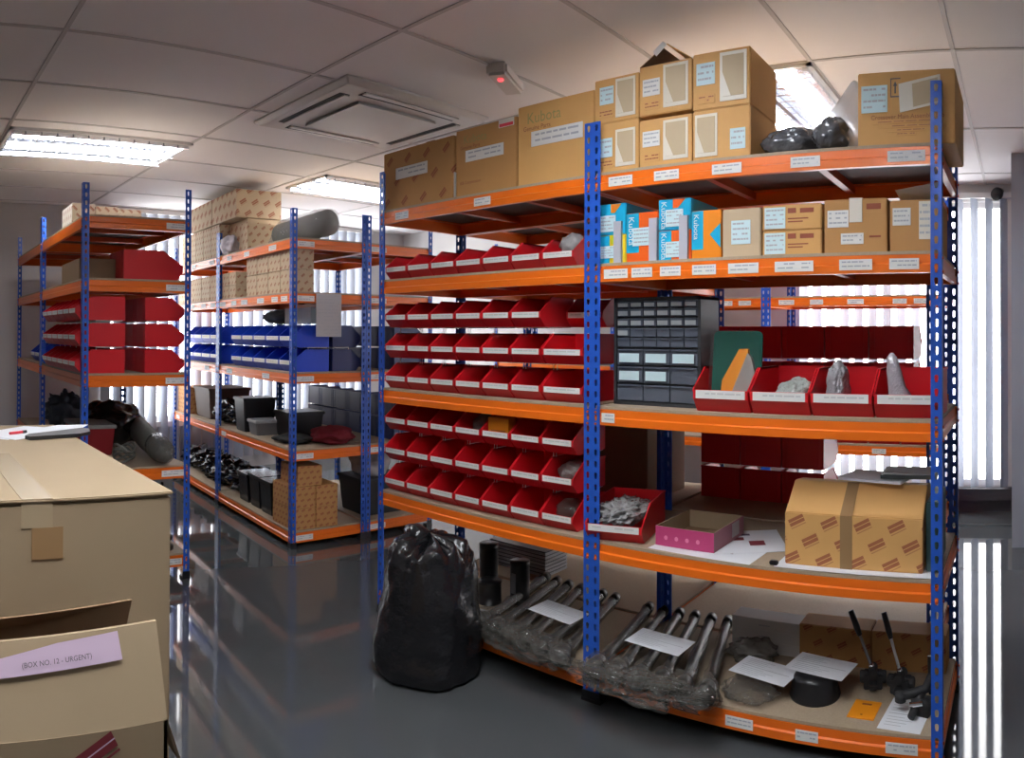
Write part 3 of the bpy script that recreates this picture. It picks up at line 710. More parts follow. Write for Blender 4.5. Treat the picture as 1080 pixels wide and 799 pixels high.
# bits in the small bins
thing('bag_of_parts', rough_blob('bits1', (.12, .1, .1), 21, BAGW, .3, 2.5, 3), 'clear bag poking out of the top row red bin by the paired posts', 'bag', 'A', NA + .14, 1.79, ZL2 + .045)
thing('bag_of_parts', rough_blob('bits2', (.13, .12, .09), 22, WRAP, .3, 2.5, 3), 'clear bag of small parts in the bottom tier red bin by the paired posts', 'bag', 'A', NA + .13, 1.79, ZL4 + .02)
thing('bag_of_parts', rough_blob('bits3', (.13, .12, .1), 23, mat('smoky bag', (.2, .18, .17), .3, bump=.6), .3, 2.5, 3), 'dull bag of parts in the middle tier red bin by the paired posts', 'bag', 'A', NA + .15, 1.79, ZL4 + .16)
thing('bag_of_parts', rough_blob('bits4', (.13, .12, .11), 24, mat('smoky bag', (.2, .18, .17), .3), .3, 2.5, 3), 'dark bag of parts in the fourth bin of the lower stack top tier', 'bag', 'A', NA + .16, 2.305, ZL4 + .31)
thing('parts_packet', MB().box(0, .12, 0, .05, 0, .075, ORCARD).box(.015, .105, -.001, 0, .02, .024, MARK).mesh('packet', bevel=.003), 'bright orange packet in a red bin of the lower stack top tier', 'packet', 'A', NA + .06, 2.205, ZL4 + .33)

# lower shelf of the right bay
ZD = LV[3] + DZ
thing('clear_bag', rough_blob('cb1', (.19, .3, .085), 31, BAGW, .4, 4.2, 5), 'pile of clear plastic bags in the red bin by the pink tray', 'bag', 'A', NA + .17, 1.55, ZD + .045, math.radians(14))
e = thing('cardboard_tray', None, 'open cardboard tray with pink outside on white sheets', 'tray', 'A', NA + .075, 1.352, ZD + .003)
tw, td, thh = .245, .29, .068
tr = MB().box(0, tw, 0, td, 0, .003, KRAFTD)
obj('tray_floor', tr.mesh('floor'), e)
for nm, bx in (('front_side', (0, tw, -.0, .004, 0, thh)), ('back_side', (0, tw, td - .004, td, 0, thh)), ('end_side', (0, .004, 0, td, 0, thh)), ('end_side', (tw - .004, tw, 0, td, 0, thh))):
    x0, x1, y0, y1, z0, z1 = bx
    m = MB().box(*bx, GREYK)
    if nm == 'front_side': m.box(0, tw, -.0012, 0, 0, thh, PINK)
    if nm == 'end_side' and x0 > .1: m.box(tw, tw + .0012, 0, td, 0, thh, mat('dull pink card', (.33, .13, .17), .6)).box(tw + .0012, tw + .002, .17, .24, .012, thh - .006, mat('grey print', (.4, .36, .38), .6))
    obj(nm, m.mesh('side'), e)
for i, x in enumerate((.045, .09, .135, .18)):
    obj('printed_sign', MB().tube([(x, -.0012, .03), (x, -.002, .03)], .008, mat('pale pink print', (.72, .22, .36), .5), 10).mesh('dot'), e)
def poster(w, d, seed):
    mb = MB().box(0, w, 0, d, 0, .0012, PAPER); r = random.Random(seed)
    mb.box(w * .1, w * .5, d * .55, d * .68, .0012, .0016, MARKM).box(w * .15, w * .6, d * .76, d * .84, .0012, .0016, mat('dark violet print', (.06, .03, .08), .5)).box(w * .55, w * .75, d * .3, d * .5, .0012, .0016, MARKM)
    return mb.mesh('poster')
thing('printed_sheet', poster(.42, .28, 1), 'white printed sheet with maroon bars lying under the pink tray', 'paper', 'A', NA + .03, 1.36, ZD, -.05)
thing('printed_sheet', poster(.3, .3, 2), 'white printed sheet with maroon bars between pink tray and carton', 'paper', 'A', NA + .06, 1.12, ZD + .0018, .5)
thing('printed_sheet', MB().box(0, .55, 0, .4, 0, .0014, PAPER).mesh('sheet'), 'large white sheet under the patterned carton on the lower shelf', 'paper', 'A', NA + .015, .85, ZD + .0032)
thing('binder_clip', MB().box(0, .03, 0, .02, 0, .014, BLACKP).mesh('clip', bevel=.003), 'tiny black clip on the white sheet in front of the patterned carton', 'clip', 'A', NA + .02, .87, ZD + .0046)
# the patterned carton with bulging top
cw, cd, chh = .487, .34, .17
pr = [(0, 0), (cd, 0), (cd, chh), (cd * .62, chh + .075), (cd * .34, chh + .085), (.012, chh + .004), (0, chh)]
o = thing('carton', MB().prism(pr, 0, cw, stamped(KRAFTY, MARK, .118, .06, .058, .024, 26)).mesh('carton', bevel=.003), 'brown carton with rows of slanted printed marks and a bulging top on the lower shelf', 'carton', 'A', NA + .055, .823, ZD + .0048)
obj('packing_tape', MB().box(.2, .243, -.0012, 0, 0.0, chh, TAPE).quad((.2, -.001, chh), (.243, -.001, chh), (.243, cd * .34, chh + .0865), (.2, cd * .34, chh + .0865), TAPE).mesh('tape'), o)
thing('magazine', MB().box(0, .24, 0, .17, 0, .008, PAPER).mesh('magazine'), 'white magazine lying on the bulging carton top', 'magazine', 'A', NA + .17, .66, ZD + .268, -.2)
thing('clipboard', MB().box(0, .2, 0, .16, 0, .012, mat('slate board', (.08, .09, .09), .4)).box(.01, .19, .01, .15, .012, .016, mat('grey sheet', (.45, .46, .46), .6)).mesh('board'), 'dark clipboard with grey sheet on the bulging carton beside the single post', 'clipboard', 'A', NA + .15, .50, ZD + .281, .05)
thing('binder', MB().box(0, .04, 0, .26, 0, .22, mat('dark green board', (.03, .06, .05), .5)).mesh('binder', bevel=.003), 'dark green binder standing between patterned carton and single post', 'binder', 'A', NA + .08, .328, ZD + .0048)

# bottom shelf: wrapped drive shafts, each its own thing
ZE = LV[4] + DZ
def shaft_mesh(L, seed):
    r = random.Random(seed)
    rod = MB().tube([(0, .07, .05), (0, .2, .045), (0, L, .04)], [.019, .0165, .016], STEEL, 12).tube([(0, L - .05, .04), (0, L, .04)], .024, STEEL, 12)
    hub = MB().tube([(0, 0, .05), (0, .012, .05), (0, .014, .05), (0, .03, .05), (0, .08, .05), (0, .1, .05)], [.014, .016, .036, .036, .03, .02], STEEL, 18)
    for k in range(5):
        a = 2 * math.pi * k / 5; hub.tube([((.026) * math.cos(a), .004, .05 + .026 * math.sin(a)), ((.026) * math.cos(a), .016, .05 + .026 * math.sin(a))], .005, CHROME, 8)
    return rod.mesh('rod', True), hub.mesh('hub', True)
def wrap_mesh(L, seed):
    vs, fs = [], []; off = Vector((seed * 3.3, 1, 2)); seg = 18
    ys = [-.03, -.022, -.012, .0, .012, .03, .05, .07, .09, .11, .14, .2, .26, .32, .4, L * .75, L * .85, L * .93, L]
    rs = [.006, .026, .04, .048, .05, .046, .05, .044, .04, .03, .026, .024, .023, .025, .022, .022, .024, .022, .02]
    for y, r in zip(ys, rs):
        for k in range(seg):
            a = 2 * math.pi * k / seg; d = Vector((math.cos(a) * 1.3, y * 22, math.sin(a) * 1.3))
            rr = r * (1.08 + .5 * noise.noise(d * 1.3 + off) - .45 * abs(noise.noise(d * 2.6 + off)) + .2 * noise.noise(d * 8 + off))
            vs.append((rr * math.cos(a) + .006 * noise.noise(Vector((y * 20, seed, 0))), y, max(.05 + rr * math.sin(a) - .012 * min(1, max(0, y) / .3), .001)))
    for i in range(len(ys) - 1):
        for k in range(seg): fs.append((i * seg + k, i * seg + (k + 1) % seg, (i + 1) * seg + (k + 1) % seg, (i + 1) * seg + k))
    return MB().add(vs, fs, WRAP).mesh('wrap', True)
def drive_shaft(label, n, t, L, rot, seed, z=ZE):
    e = thing('drive_shaft', None, label, 'drive shaft', 'A', n, t, z, rot, 'wrapped drive shafts on the bottom shelf')
    rod, hub = cached(('shaft', L), lambda: shaft_mesh(L, seed)); wr = cached(('wrap', L, seed % 3), lambda: wrap_mesh(L, seed))
    obj('rod', rod, e); obj('hub', hub, e); obj('plastic_wrap', wr, e)
for k in range(6):
    drive_shaft(f'plastic wrapped drive shaft under the small red bins, {ORD[k]} from the refuse sack', 2.30 - .008 * k, 2.17 - .094 * k, .74, math.radians(13 + (k * 5) % 4), k)
for k in range(6):
    drive_shaft(f'plastic wrapped drive shaft beyond the paired posts, {ORD[k]} counted from those posts', 2.255 + .006 * k, 1.53 - .091 * k, .72, math.radians(12 + k), k + 1)
thing('bubble_wrap', rough_blob('bw1', (.52, .13, .1), 44, WRAP, .55, 3.4, 5), 'crumpled clear wrapping over the shaft ends next to the refuse sack', 'wrapping', 'A', 2.285, 1.92, ZE, -.08)
thing('bubble_wrap', rough_blob('bw2', (.5, .13, .1), 45, WRAP, .55, 3.4, 5), 'crumpled clear wrapping over the shaft ends beyond the paired posts', 'wrapping', 'A', 2.255, 1.32, ZE, .04)
def note_mesh(w, d):
    mb = MB().box(0, w, 0, d, 0, .001, PAPER).box(w * .08, w * .92, d * .5, d * .515, .001, .0014, GREYINK)
    for i in range(4): mb.box(w * .1, w * (.5 + .1 * (i % 3)), d * (.14 + .085 * i), d * (.15 + .085 * i), .001, .0014, GREYINK); mb.box(w * .1, w * (.45 + .1 * (i % 2)), d * (.6 + .085 * i), d * (.61 + .085 * i), .001, .0014, GREYINK)
    return mb.mesh('note')
thing('paper_note', note_mesh(.25, .13), 'white folded sheet on the wrapped shafts next to the refuse sack', 'paper', 'A', 2.47, 2.02, ZE + .102, -.1, tilt=(.05, 0))
thing('paper_note', note_mesh(.25, .13), 'white folded sheet on the wrapped shafts beyond the paired posts', 'paper', 'A', 2.44, 1.50, ZE + .103, -.08, tilt=(.05, 0))
thing('wrapped_part', rough_blob('wp1', (.2, .17, .06), 41, WRAP, .35, 3), 'bubble wrapped part under a white sheet near the bottom shelf edge', 'wrapped part', 'A', 2.46, .97, ZE)
thing('wrapped_part', rough_blob('wp2', (.2, .15, .08), 42, mat('smoky wrap', (.22, .21, .19), .2, alpha=.85, bump=.9, bump_scale=40), .35, 3), 'dark wrapped part lying behind the sheet on the bottom shelf', 'wrapped part', 'A', 2.74, 1.07, ZE)
thing('paper_note', note_mesh(.24, .14), 'white folded sheet on the bubble wrapped part', 'paper', 'A', 2.49, 1.075, ZE + .061, -.2, tilt=(.02, 0))
bt = MB().lathe([(.092, 0), (.095, .008), (.088, .016), (.09, .026), (.083, .034), (.085, .044), (.078, .052), (.08, .062), (.07, .075), (.05, .085)], BLACKP, 32)
thing('rubber_boot', bt.mesh('boot', True), 'round ribbed black rubber boot under a sheet on the bottom shelf', 'rubber boot', 'A', 2.55, .755, ZE)
thing('paper_note', note_mesh(.235, .15), 'white folded sheet resting on the black rubber boot', 'paper', 'A', 2.53, .87, ZE + .0855, -.18, tilt=(.0, 0))
thing('seal_packet', MB().box(0, .095, 0, .12, 0, .004, ORCARD).box(.03, .065, .09, .1, .004, .0045, MARK).box(.042, .05, .02, .026, .004, .0045, MARK).mesh('packet'), 'flat orange packet in front of the levers on the bottom shelf', 'packet', 'A', 2.43, .605, ZE, -.05)
thing('paper_note', note_mesh(.15, .21), 'white sheet under the lever assembly by the single post', 'paper', 'A', 2.385, .49, ZE, -.1)
def lever(label, n, t, rot, lean, big):
    e = thing('gear_lever', None, label, 'lever', 'A', n, t, ZE + .002, rot, 'lever assemblies on the bottom shelf')
    bs = MB().box(-.035, .035, -.03, .03, 0, .05, DARKG).tube([(-.05, 0, .035), (.05, 0, .035)], .022, DARKG, 14).tube([(0, -.04, .055), (0, .035, .055)], .018, DARKG, 12).box(-.015, .015, -.06, .0, .01, .03, DARKG)
    obj('base', bs.mesh('base', bevel=.003), e)
    top = Vector((lean, .02, .17)); foot = Vector((0, 0, .055))
    obj('rod', MB().tube([foot, top], .0055, BRIGHT if big else GREYP, 10).mesh('rod', True), e)
    obj('grip', MB().tube([top, top + (top - foot).normalized() * .03, top + (top - foot).normalized() * .09], [.009, .012, .011], BLACKP, 12).mesh('grip', True), e)
    obj('collar', MB().tube([foot, foot + (top - foot).normalized() * .025], .011, CHROME, 10).mesh('collar', True), e)
lever('black lever assembly with a thin rod behind the orange packet', 2.66, .56, .2, -.05, False)
lever('black lever assembly with a bright chrome rod near the single post', 2.64, .45, -.1, -.045, True)
e = thing('lever_linkage', None, 'black forked linkage lying over the white sheet by the single post', 'linkage', 'A', 2.5, .365, ZE + .002, -.3)
obj('fork', MB().tube([(-.06, -.02, .05), (-.02, 0, .06), (.02, .02, .075), (.03, .05, .12)], [.014, .016, .016, .012], DARKG, 12).tube([(-.06, -.02, .035), (-.06, -.02, .062)], .02, DARKG, 14).tube([(.0, -.06, .012), (.0, .0, .04), (.01, .02, .07)], [.013, .015, .015], DARKG, 12).box(-.02, .045, -.02, .03, 0, .05, DARKG).mesh('fork', True), e)
obj('pin', MB().tube([(-.01, -.05, .045), (.03, -.03, .05)], .009, CHROME, 10).mesh('pin'), e)
obj('rod', MB().tube([(.03, .04, .05), (.02, .05, .17)], .008, STEEL, 10).mesh('rod'), e)
# at the back of the bottom shelf
for i in range(3):
    thing('flat_box', MB().box(0, .3, 0, .1, 0, .042, mat('grey white card', (.66, .65, .63), .6)).box(.12, .17, -.001, 0, .016, .022, GREYINK).mesh('flat', bevel=.003), ['bottom', 'middle', 'top'][i] + ' one of three flat white boxes at the back of the bottom shelf', 'box', 'A', 2.82, 1.20, ZE + .0425 * i, 0, 'flat white boxes')
for i, (t, wd) in enumerate(((.895, 'next to the flat white boxes'), (.595, 'next to the single post side'))):
    carton(f'patterned brown carton at the back of the bottom shelf {wd}', 'A', 2.8, t, ZE, .295, .12, .14, KRAFT, marks=dict(m=MARK, sx=.1, sz=.055, lw=.04, lh=.016, ang=28))
# back of the left bay bottom shelf
def tin(h, r): return MB().lathe([(r, 0), (r, h * .04), (r * .96, h * .05), (r * .96, h * .9), (r, h * .92), (r, h), (r * .9, h)], BLACKP, 24).mesh('tin', True)
e = thing('black_canister', tin(.19, .05), 'black canister with grey label behind the wrapped shafts', 'canister', 'A', 2.74, 2.29, ZE)
obj('paper_label', MB().box(-.014, .014, -.0515, -.0475, .05, .14, GREYP).mesh('label'), e)
thing('black_canister', tin(.24, .05), 'tall black canister behind the refuse sack near the rear post', 'canister', 'A', 2.72, 2.48, ZE)
thing('black_canister', tin(.1, .06), 'low black canister next to the one with the grey label', 'canister', 'A', 2.64, 2.40, ZE)
thing('paper_note', note_mesh(.13, .12), 'grey white sheet on the bottom shelf beside the refuse sack', 'paper', 'A', 2.42, 2.40, ZE, .1)
st = MB()
for k in range(7): st.box(0, .42, 0, .2, .018 * k, .018 * k + .012, mat('pale strip', (.34, .34, .35), .4)); st.box(.005, .415, .005, .195, .018 * k + .012, .018 * k + .018, BLACKP)
thing('strip_bundle', st.mesh('strips'), 'flat bundle of grey strips on the low rear shelf behind the canisters', 'strip bundle', 'A', 3.1, 2.83, LVB[4] + DZ, 0)

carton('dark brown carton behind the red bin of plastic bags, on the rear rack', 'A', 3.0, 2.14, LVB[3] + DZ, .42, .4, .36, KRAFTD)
# black refuse sack on the floor
def sack():
    bm = bmesh.new(); segs, rings = 72, 44
    prof = [(0, .0), (.19, .0), (.222, .015), (.23, .06), (.225, .15), (.215, .25), (.2, .35), (.18, .43), (.165, .48), (.15, .505), (.1, .525), (.05, .53), (.0, .53)]
    def P(u):
        k = u * (len(prof) - 1); i = min(int(k), len(prof) - 2); a = k - i
        return prof[i][0] * (1 - a) + prof[i + 1][0] * a, prof[i][1] * (1 - a) + prof[i + 1][1] * a
    vv = []
    for i in range(rings + 1):
        r, z = P(i / rings); row = []
        for k in range(segs):
            a = 2 * math.pi * k / segs; d = Vector((math.cos(a), math.sin(a), z * 3))
            w = noise.noise(d * 1.6) * .10 + abs(noise.noise(Vector((math.cos(a) * 3, math.sin(a) * 3, z * 5 + a)))) * -.10 + noise.noise(Vector((d.x * 5, d.y * 5, z * 22))) * .035
            rr = r * (1 + w); zz = z + (.05 * noise.noise(d * 2.2) + .03 * noise.noise(d * 6)) * min(1, max(0, (z - .2) / .25))
            row.append(bm.verts.new((rr * math.cos(a) * 1.05, rr * math.sin(a) * .95, max(zz, 0))))
        vv.append(row)
    for i in range(rings):
        for k in range(segs):
            bm.faces.new((vv[i][k], vv[i][(k + 1) % segs], vv[i + 1][(k + 1) % segs], vv[i + 1][k]))
    bmesh.ops.remove_doubles(bm, verts=bm.verts, dist=.0005)
    me = bpy.data.meshes.new('sack'); bm.to_mesh(me); bm.free()
    me.polygons.foreach_set('use_smooth', [True] * len(me.polygons))
    me.materials.append(mat('sack film', (.010, .010, .012), .24, spec=.6, bump=.8, bump_scale=17))
    return me
o = thing('refuse_sack', sack(), 'bulging black plastic refuse sack standing on the floor', 'refuse sack', 'A', 2.12, 2.28, 0, .4)
kn = MB().tube([(-.03, 0, .5), (-.08, .02, .535), (-.11, .03, .535), (-.13, .05, .52)], [.06, .045, .03, .012], BLACKG, 12)
obj('gathered_top', kn.mesh('top', True), o)

# ------------------------------------------------------------------ contents of the blue bin rack
e = thing('wrapped_roll', None, 'grey roll in shiny plastic wrap on top of the corner rack', 'roll', 'M', NM + .27, TM0 + .62, LVM[0] + DZ)
obj('roll', MB().tube([(-.1, 0, .1), (.6, .02, .11)], .085, mat('grey green roll', (.16, .175, .15), .6), 20).mesh('roll', True), e)
obj('plastic_wrap', MB().tube([(-.28, -.02, .03), (-.18, 0, .07), (-.02, 0, .105), (.2, 0, .11), (.5, .02, .115), (.62, .02, .11), (.66, .02, .09)], [.02, .06, .1, .1, .1, .085, .03], mat('shiny roll wrap', (.72, .74, .74), .1, alpha=.32, spec=.9, bump=.9, bump_scale=18), 20).mesh('wrap', True), e)
carton('small patterned carton beside the wrapped roll on the corner rack', 'M', NM + .06, TM0 + 1.03, LVM[0] + DZ, .14, .25, .2, PALEC, marks=dict(m=MARK, sx=.07, sz=.05, lw=.035, lh=.014, ang=35), group='patterned cartons on the blue bin rack')
thing('cable_roll', MB().tube([(0, 0, .02), (.0, .25, .02)], .02, DARKG, 10).mesh('roll'), 'thin dark tube on the corner rack behind the wrapped roll', 'tube', 'M', NM + .3, TM0 + .3, LVM[0] + DZ)
mk = dict(m=MARK, sx=.062, sz=.045, lw=.03, lh=.012, ang=35)
for r in range(2):
    for k in range(4):
        carton(f'{["lower", "upper"][r]} small pale carton, {ORD[k]} from the corner post under the wrapped roll', 'M', NM + .035, TM0 + .05 + .2 * (k + 1), LVM[1] + DZ + .147 * r, .196, .16, .145, PALEC, marks=mk, group='small pale cartons above the blue bins')
thing('white_box', MB().box(0, .4, 0, .12, 0, .1, mat('pale box card', (.5, .56, .56), .6)).mesh('box', bevel=.002), 'white shallow box on the upper blue bins behind the corner post', 'box', 'M', NM + .17, TM0 + .45, LVM[2] + DZ + .3 + .012)
o = thing('hung_sheet', sheet_mb(.2, .275, 5, mat('grey paper', (.50, .50, .52), .6), GREYINK, 12).mesh('sheet'), 'grey white printed sheet hung on the end of the blue bin rack', 'paper', 'M', NM + .18, TM0 - .006, 1.325, math.pi / 2)
thing('dark_cover', rough_blob('cov', (1.1, .3, .115), 51, CLOTHB, .2, 2), 'black folded cover under the pale cartons on the upper shelf', 'cover', 'M', NM + .42, TM0 + .72, LVM[2] + DZ + .315)
# lower shelves
thing('folded_cloth', rough_blob('clb', (.34, .26, .055), 52, CLOTHB, .25, 2), 'flat black folded bags at the corner of the lower shelf', 'folded bags', 'M', NM + .19, TM0 + .34, LVM[3] + DZ)
thing('folded_cloth', rough_blob('clr', (.34, .3, .115), 53, CLOTHR, .22, 2), 'heap of dark red cloth on the lower shelf of the blue bin rack', 'cloth', 'M', NM + .43, TM0 + .19, LVM[3] + DZ)
def tub(label, n, t, z, w, d, h, m, rim=None, fr='M', group=None):
    e = thing('storage_tub', MB().add([(w * .06, d * .06, 0), (w * .94, d * .06, 0), (w * .94, d * .94, 0), (w * .06, d * .94, 0), (0, 0, h), (w, 0, h), (w, d, h), (0, d, h)], [(0, 1, 2, 3), (0, 1, 5, 4), (1, 2, 6, 5), (2, 3, 7, 6), (3, 0, 4, 7), (4, 5, 6, 7)], m).mesh('tub', bevel=.006), label, 'tub', fr, n, t, z, 0, group)
    obj('lid', MB().box(-.008, w + .008, -.008, d + .008, h - .012, h + .01, rim or m).mesh('lid', bevel=.004), e)
    return e
tub('grey tub with pale lid beside the flat black folded bags', NM + .06, TM0 + .86, LVM[3] + DZ, .16, .2, .1, GREYP, mat('pale lid', (.42, .44, .45), .3))
tub('black tub on the lower shelf behind the flat black folded bags', NM + .22, TM0 + .72, LVM[3] + DZ, .24, .3, .17, BLACKP)
tub('tall black tub near the middle post on the lower shelf', NM + .05, TM0 + 1.12, LVM[3] + DZ, .2, .28, .24, BLACKP)
mk2 = dict(m=MARK, sx=.05, sz=.036, lw=.026, lh=.011, ang=20)
ze = LVM[4] + DZ
for j, (r, k, y0) in enumerate(((0, 0, .03), (0, 1, .205), (1, 0, .03), (1, 1, .205))):
    carton(f'{["lower", "upper"][r]} small brown carton under the red cloth, {"at the corner post" if k == 0 else "away from the corner post"}', 'M', NM + y0, TM0 + .345, ze + .135 * r, .32, .172, .134, KRAFT, marks=mk2, group='brown cartons at the rack corner')
carton('single brown patterned carton on top of the four at the rack corner', 'M', NM + .07, TM0 + .3, ze + .27, .26, .19, .125, KRAFT, marks=mk2)
tub('glossy black tub beside the brown cartons on the bottom shelf', NM + .05, TM0 + .62, ze, .2, .25, .22, BLACKG)
tub('glossy black tub further from the corner on the bottom shelf', NM + .06, TM0 + .84, ze, .19, .25, .22, BLACKG)
tub('glossy black tub by the middle post on the bottom shelf', NM + .06, TM0 + 1.06, ze, .19, .25, .2, BLACKG)
thing('paper_bag', rough_blob('pb', (.3, .3, .2), 54, mat('grey white bag', (.5, .48, .46), .6), .2, 2), 'pale crumpled bag beyond the brown cartons on the rear bottom shelf', 'bag', 'M', NM + .82, TM0 + .3, ze + .25)
tub('grey covered crate under the pale crumpled bag', NM + .64, TM0 + .46, ze, .36, .4, .24, DARKG)
# far bay of the blue bin rack
gp = 'patterned cartons at the far end'
mk3 = dict(m=MARK, sx=.105, sz=.085, lw=.06, lh=.026, ang=32)
for k in range(2):
    carton(f'large pale carton with red slanted marks under the ceiling, {["nearer the wrapped roll", "beside the end wall"][k]}', 'M', NM + .02, TM1 + .2 + .56 * k, LVM[0] + DZ + .262, .55, .4, .21, PALEC, marks=mk3, group=gp)
for k in range(5):
    carton(f'upright pale patterned carton on the far rack top, {ORD[k]} from the white bag', 'M', NM + .03, TM1 + .24 + .2 * k, LVM[0] + DZ, .195, .3, .258, PALEC, marks=mk, group=gp)
carton('pale patterned carton behind the white plastic bag, under the large ones', 'M', NM + .12, TM1 + .035, LVM[0] + DZ, .38, .3, .258, PALEC, marks=mk3, group=gp)
thing('plastic_bag', rough_blob('wb', (.2, .16, .16), 55, mat('white printed film', (.62, .6, .66), .35, noise_amt=.5, noise_scale=18), .25, 2.2), 'white plastic bag with dark print on the far rack top', 'bag', 'M', NM + .07, TM1 - .1, LVM[0] + DZ)
for k in range(5):
    carton(f'pale patterned carton on the second far shelf, {ORD[k]} from the middle post', 'M', NM + .03, TM1 + .05 + .22 * (k + 1), LVM[1] + DZ, .215, .3, .2, PALEC, marks=mk, group=gp)
for k in range(2):
    for r in range(2):
        carton(f'{["lower", "upper"][r]} pale carton on the second shelf, {["away from", "beside"][k]} the middle post', 'M', NM + .03, TM0 + 1.06 + .15 * (k + 0) + .14, LVM[1] + DZ + .1 * r, .145, .3, .098, PALEC, marks=mk, group=gp)
for r in range(2):
    carton(f'{["lower", "upper"][r]} brown patterned carton on the far end lower shelf', 'M', NM + .04, TM2 - .04, LVM[3] + DZ + .12 * r, .3, .3, .118, KRAFT, marks=mk2)
tub('dark brown crate on the far end lower shelf', NM + .08, TM1 + .82, LVM[3] + DZ, .42, .4, .25, mat('dark brown crate', (.07, .035, .025), .6))
for k in range(5):
    thing('wrapped_bundle', rough_blob(('bb', k % 3), (.3, .36, .2), 60 + k % 3, BLACKG, .5, 3.2), f'shiny black wrapped bundle on the bottom shelf, {ORD[k]} from the glossy tubs', 'bundle', 'M', NM + .26, TM0 + 1.28 + .3 * k + (.06 if k > 0 else 0), ze, .3 * k, 'shiny black bundles')
for k in range(2):
    thing('wrapped_bundle', rough_blob(('bb', k % 3), (.3, .36, .2), 60 + k % 3, BLACKG, .5, 3.2), f'dark wrapped bundle on the lower shelf by the middle post, {ORD[k]} from that post', 'bundle', 'M', NM + .26, TM1 + .2 if k else TM0 + 1.24, LVM[3] + DZ, .4 * k, 'dark bundles on the lower shelf')

# ------------------------------------------------------------------ contents of the rack behind the large carton
for k in range(3):
    carton(f'off white patterned carton on top of the red bin rack, {ORD[k]} from the wall side', 'L', 1.0 + .155 * k, 4.42, LVL[0] + DZ, .15, .3, (.135, .125, .115)[k], mat('off white carton', (.62, .55, .46), .7), rot=math.pi / 2, marks=dict(m=MARK, sx=.055, sz=.045, lw=.035, lh=.012, ang=-40), group='white cartons on the red bin rack')
carton('brown carton beside the very large red bin on the second shelf', 'L', NL + .04, TL0 + .75, LVL[1] + DZ, .5, .26, .125, KRAFTD)
tub('dark red box on the shelf below the red bin tiers', NL + .08, TL0 + .8, LVL[3] + DZ, .38, .24, .17, mat('dull red box', (.25, .01, .015), .5), mat('grey box lid', (.25, .24, .23), .6), 'L')
thing('plastic_bag', rough_blob('bkb', (.4, .42, .3), 71, BLACKG, .25, 2), 'black plastic bag on the shelf behind the white papers', 'bag', 'L', NL + .42, TL0 + .85, LVL[3] + DZ)
thing('coiled_hoses', rough_blob('hose', (.3, .3, .3), 72, mat('blue grey hose', (.06, .08, .11), .4), .5, 3.5), 'dark blue grey coiled hoses on the far shelf beneath the blue bins', 'hoses', 'L', NL + .28, TL1 + .4, LVL[3] + DZ)
e = thing('net_tube', None, 'thick grey mesh wrapped tube lying along the lower shelf', 'tube', 'L', NL + .5, TL0 + .04, LVL[3] + DZ)
obj('tube', MB().tube([(.0, 0, .075), (-.35, .03, .09), (-.8, .09, .12), (-1.1, .12, .14)], [.066, .07, .072, .06], GREENT, 18).mesh('tube', True), e)
obj('loose_wrap', MB().tube([(.12, -.02, .06), (.07, -.01, .075), (-.05, 0, .08), (-.14, .01, .085)], [.03, .06, .074, .074], WRAP, 16).mesh('wrap', True), e)
hr = MB()
for k in range(5):
    pts = [(.08 * math.cos(a) * (1 + .1 * math.sin(3 * a + k)), .06 * math.sin(a), .03 + .015 * k + .02 * math.sin(2 * a + k)) for a in [2 * math.pi * i / 16 for i in range(17)]]
    hr.tube(pts, .007, GREENT, 6, False)
thing('wire_coil', hr.mesh('coil', True), 'tangled coil of dark wire in front of the grey tube', 'coil', 'L', NL + .3, TL0 + .16, LVL[3] + DZ)
e = thing('steel_spindle', None, 'dark steel spindle standing on the bottom shelf by the carton', 'spindle', 'L', NL + .53, TL0 + .13, LVL[4] + DZ)
obj('flange', MB().lathe([(.07, 0), (.07, .018), (.05, .022), (.05, .05), (.065, .054), (.065, .07), (.035, .075), (.03, .1)], STEEL, 24).mesh('flange', True), e)
obj('shaft', MB().lathe([(.03, .1), (.022, .11), (.022, .22), (.014, .225), (.014, .33), (.008, .335), (.008, .37)], STEEL, 16).mesh('shaft', True), e)
e = thing('steel_disc', MB().lathe([(.055, 0), (.06, .01), (.06, .03), (.03, .032), (.03, .045)], STEEL, 24).mesh('gear', True), 'small steel wheel lying beside the standing spindle', 'wheel', 'L', NL + .4, TL0 + .2, LVL[4] + DZ)

# ------------------------------------------------------------------ cartons in front
BT = 1.055
e = thing('large_carton', None, 'huge closed brown carton topped with papers, taller than the open one', 'carton', 'A', -.62, 2.36, 0)
# local x: 0..1.04 towards the camera's right, y: 0..1.16 into the room
lx, ly = 1.04, 1.165
obj('body', MB().box(0, lx, 0, ly, 0, BT - .006, GREYK).mesh('body', bevel=.006), e)
obj('top_flaps', MB().box(-.003, lx + .004, -.002, .568, BT - .006, BT, GREYK).box(-.003, lx + .004, .572, ly + .003, BT - .006, BT, GREYK).mesh('flaps', bevel=.002), e)
yt = .62 + .275
obj('packing_tape', MB().box(lx - .5, lx + .002, yt - .03, yt + .03, BT, BT + .001, CLEART).box(lx, lx + .0015, yt - .03, yt + .03, BT - .05, BT, CLEART).box(lx + .0001, lx + .002, yt - .01, yt + .05, BT - .105, BT - .05, TAPE).mesh('tape'), e)
ZT = BT + .001
def flat_poly(pts, z0, z1, m):
    return MB().prism([(-t, n) for n, t in pts], z0, z1, m, 'z').mesh('sheet')
def flat_thing(name, label, cat, pts, z0, z1, m):
    cn = sum(p[0] for p in pts) / len(pts); ct = sum(p[1] for p in pts) / len(pts)
    return thing(name, flat_poly([(n - cn, t - ct) for n, t in pts], 0, z1 - z0, m), label, cat, 'A', cn, ct, z0)
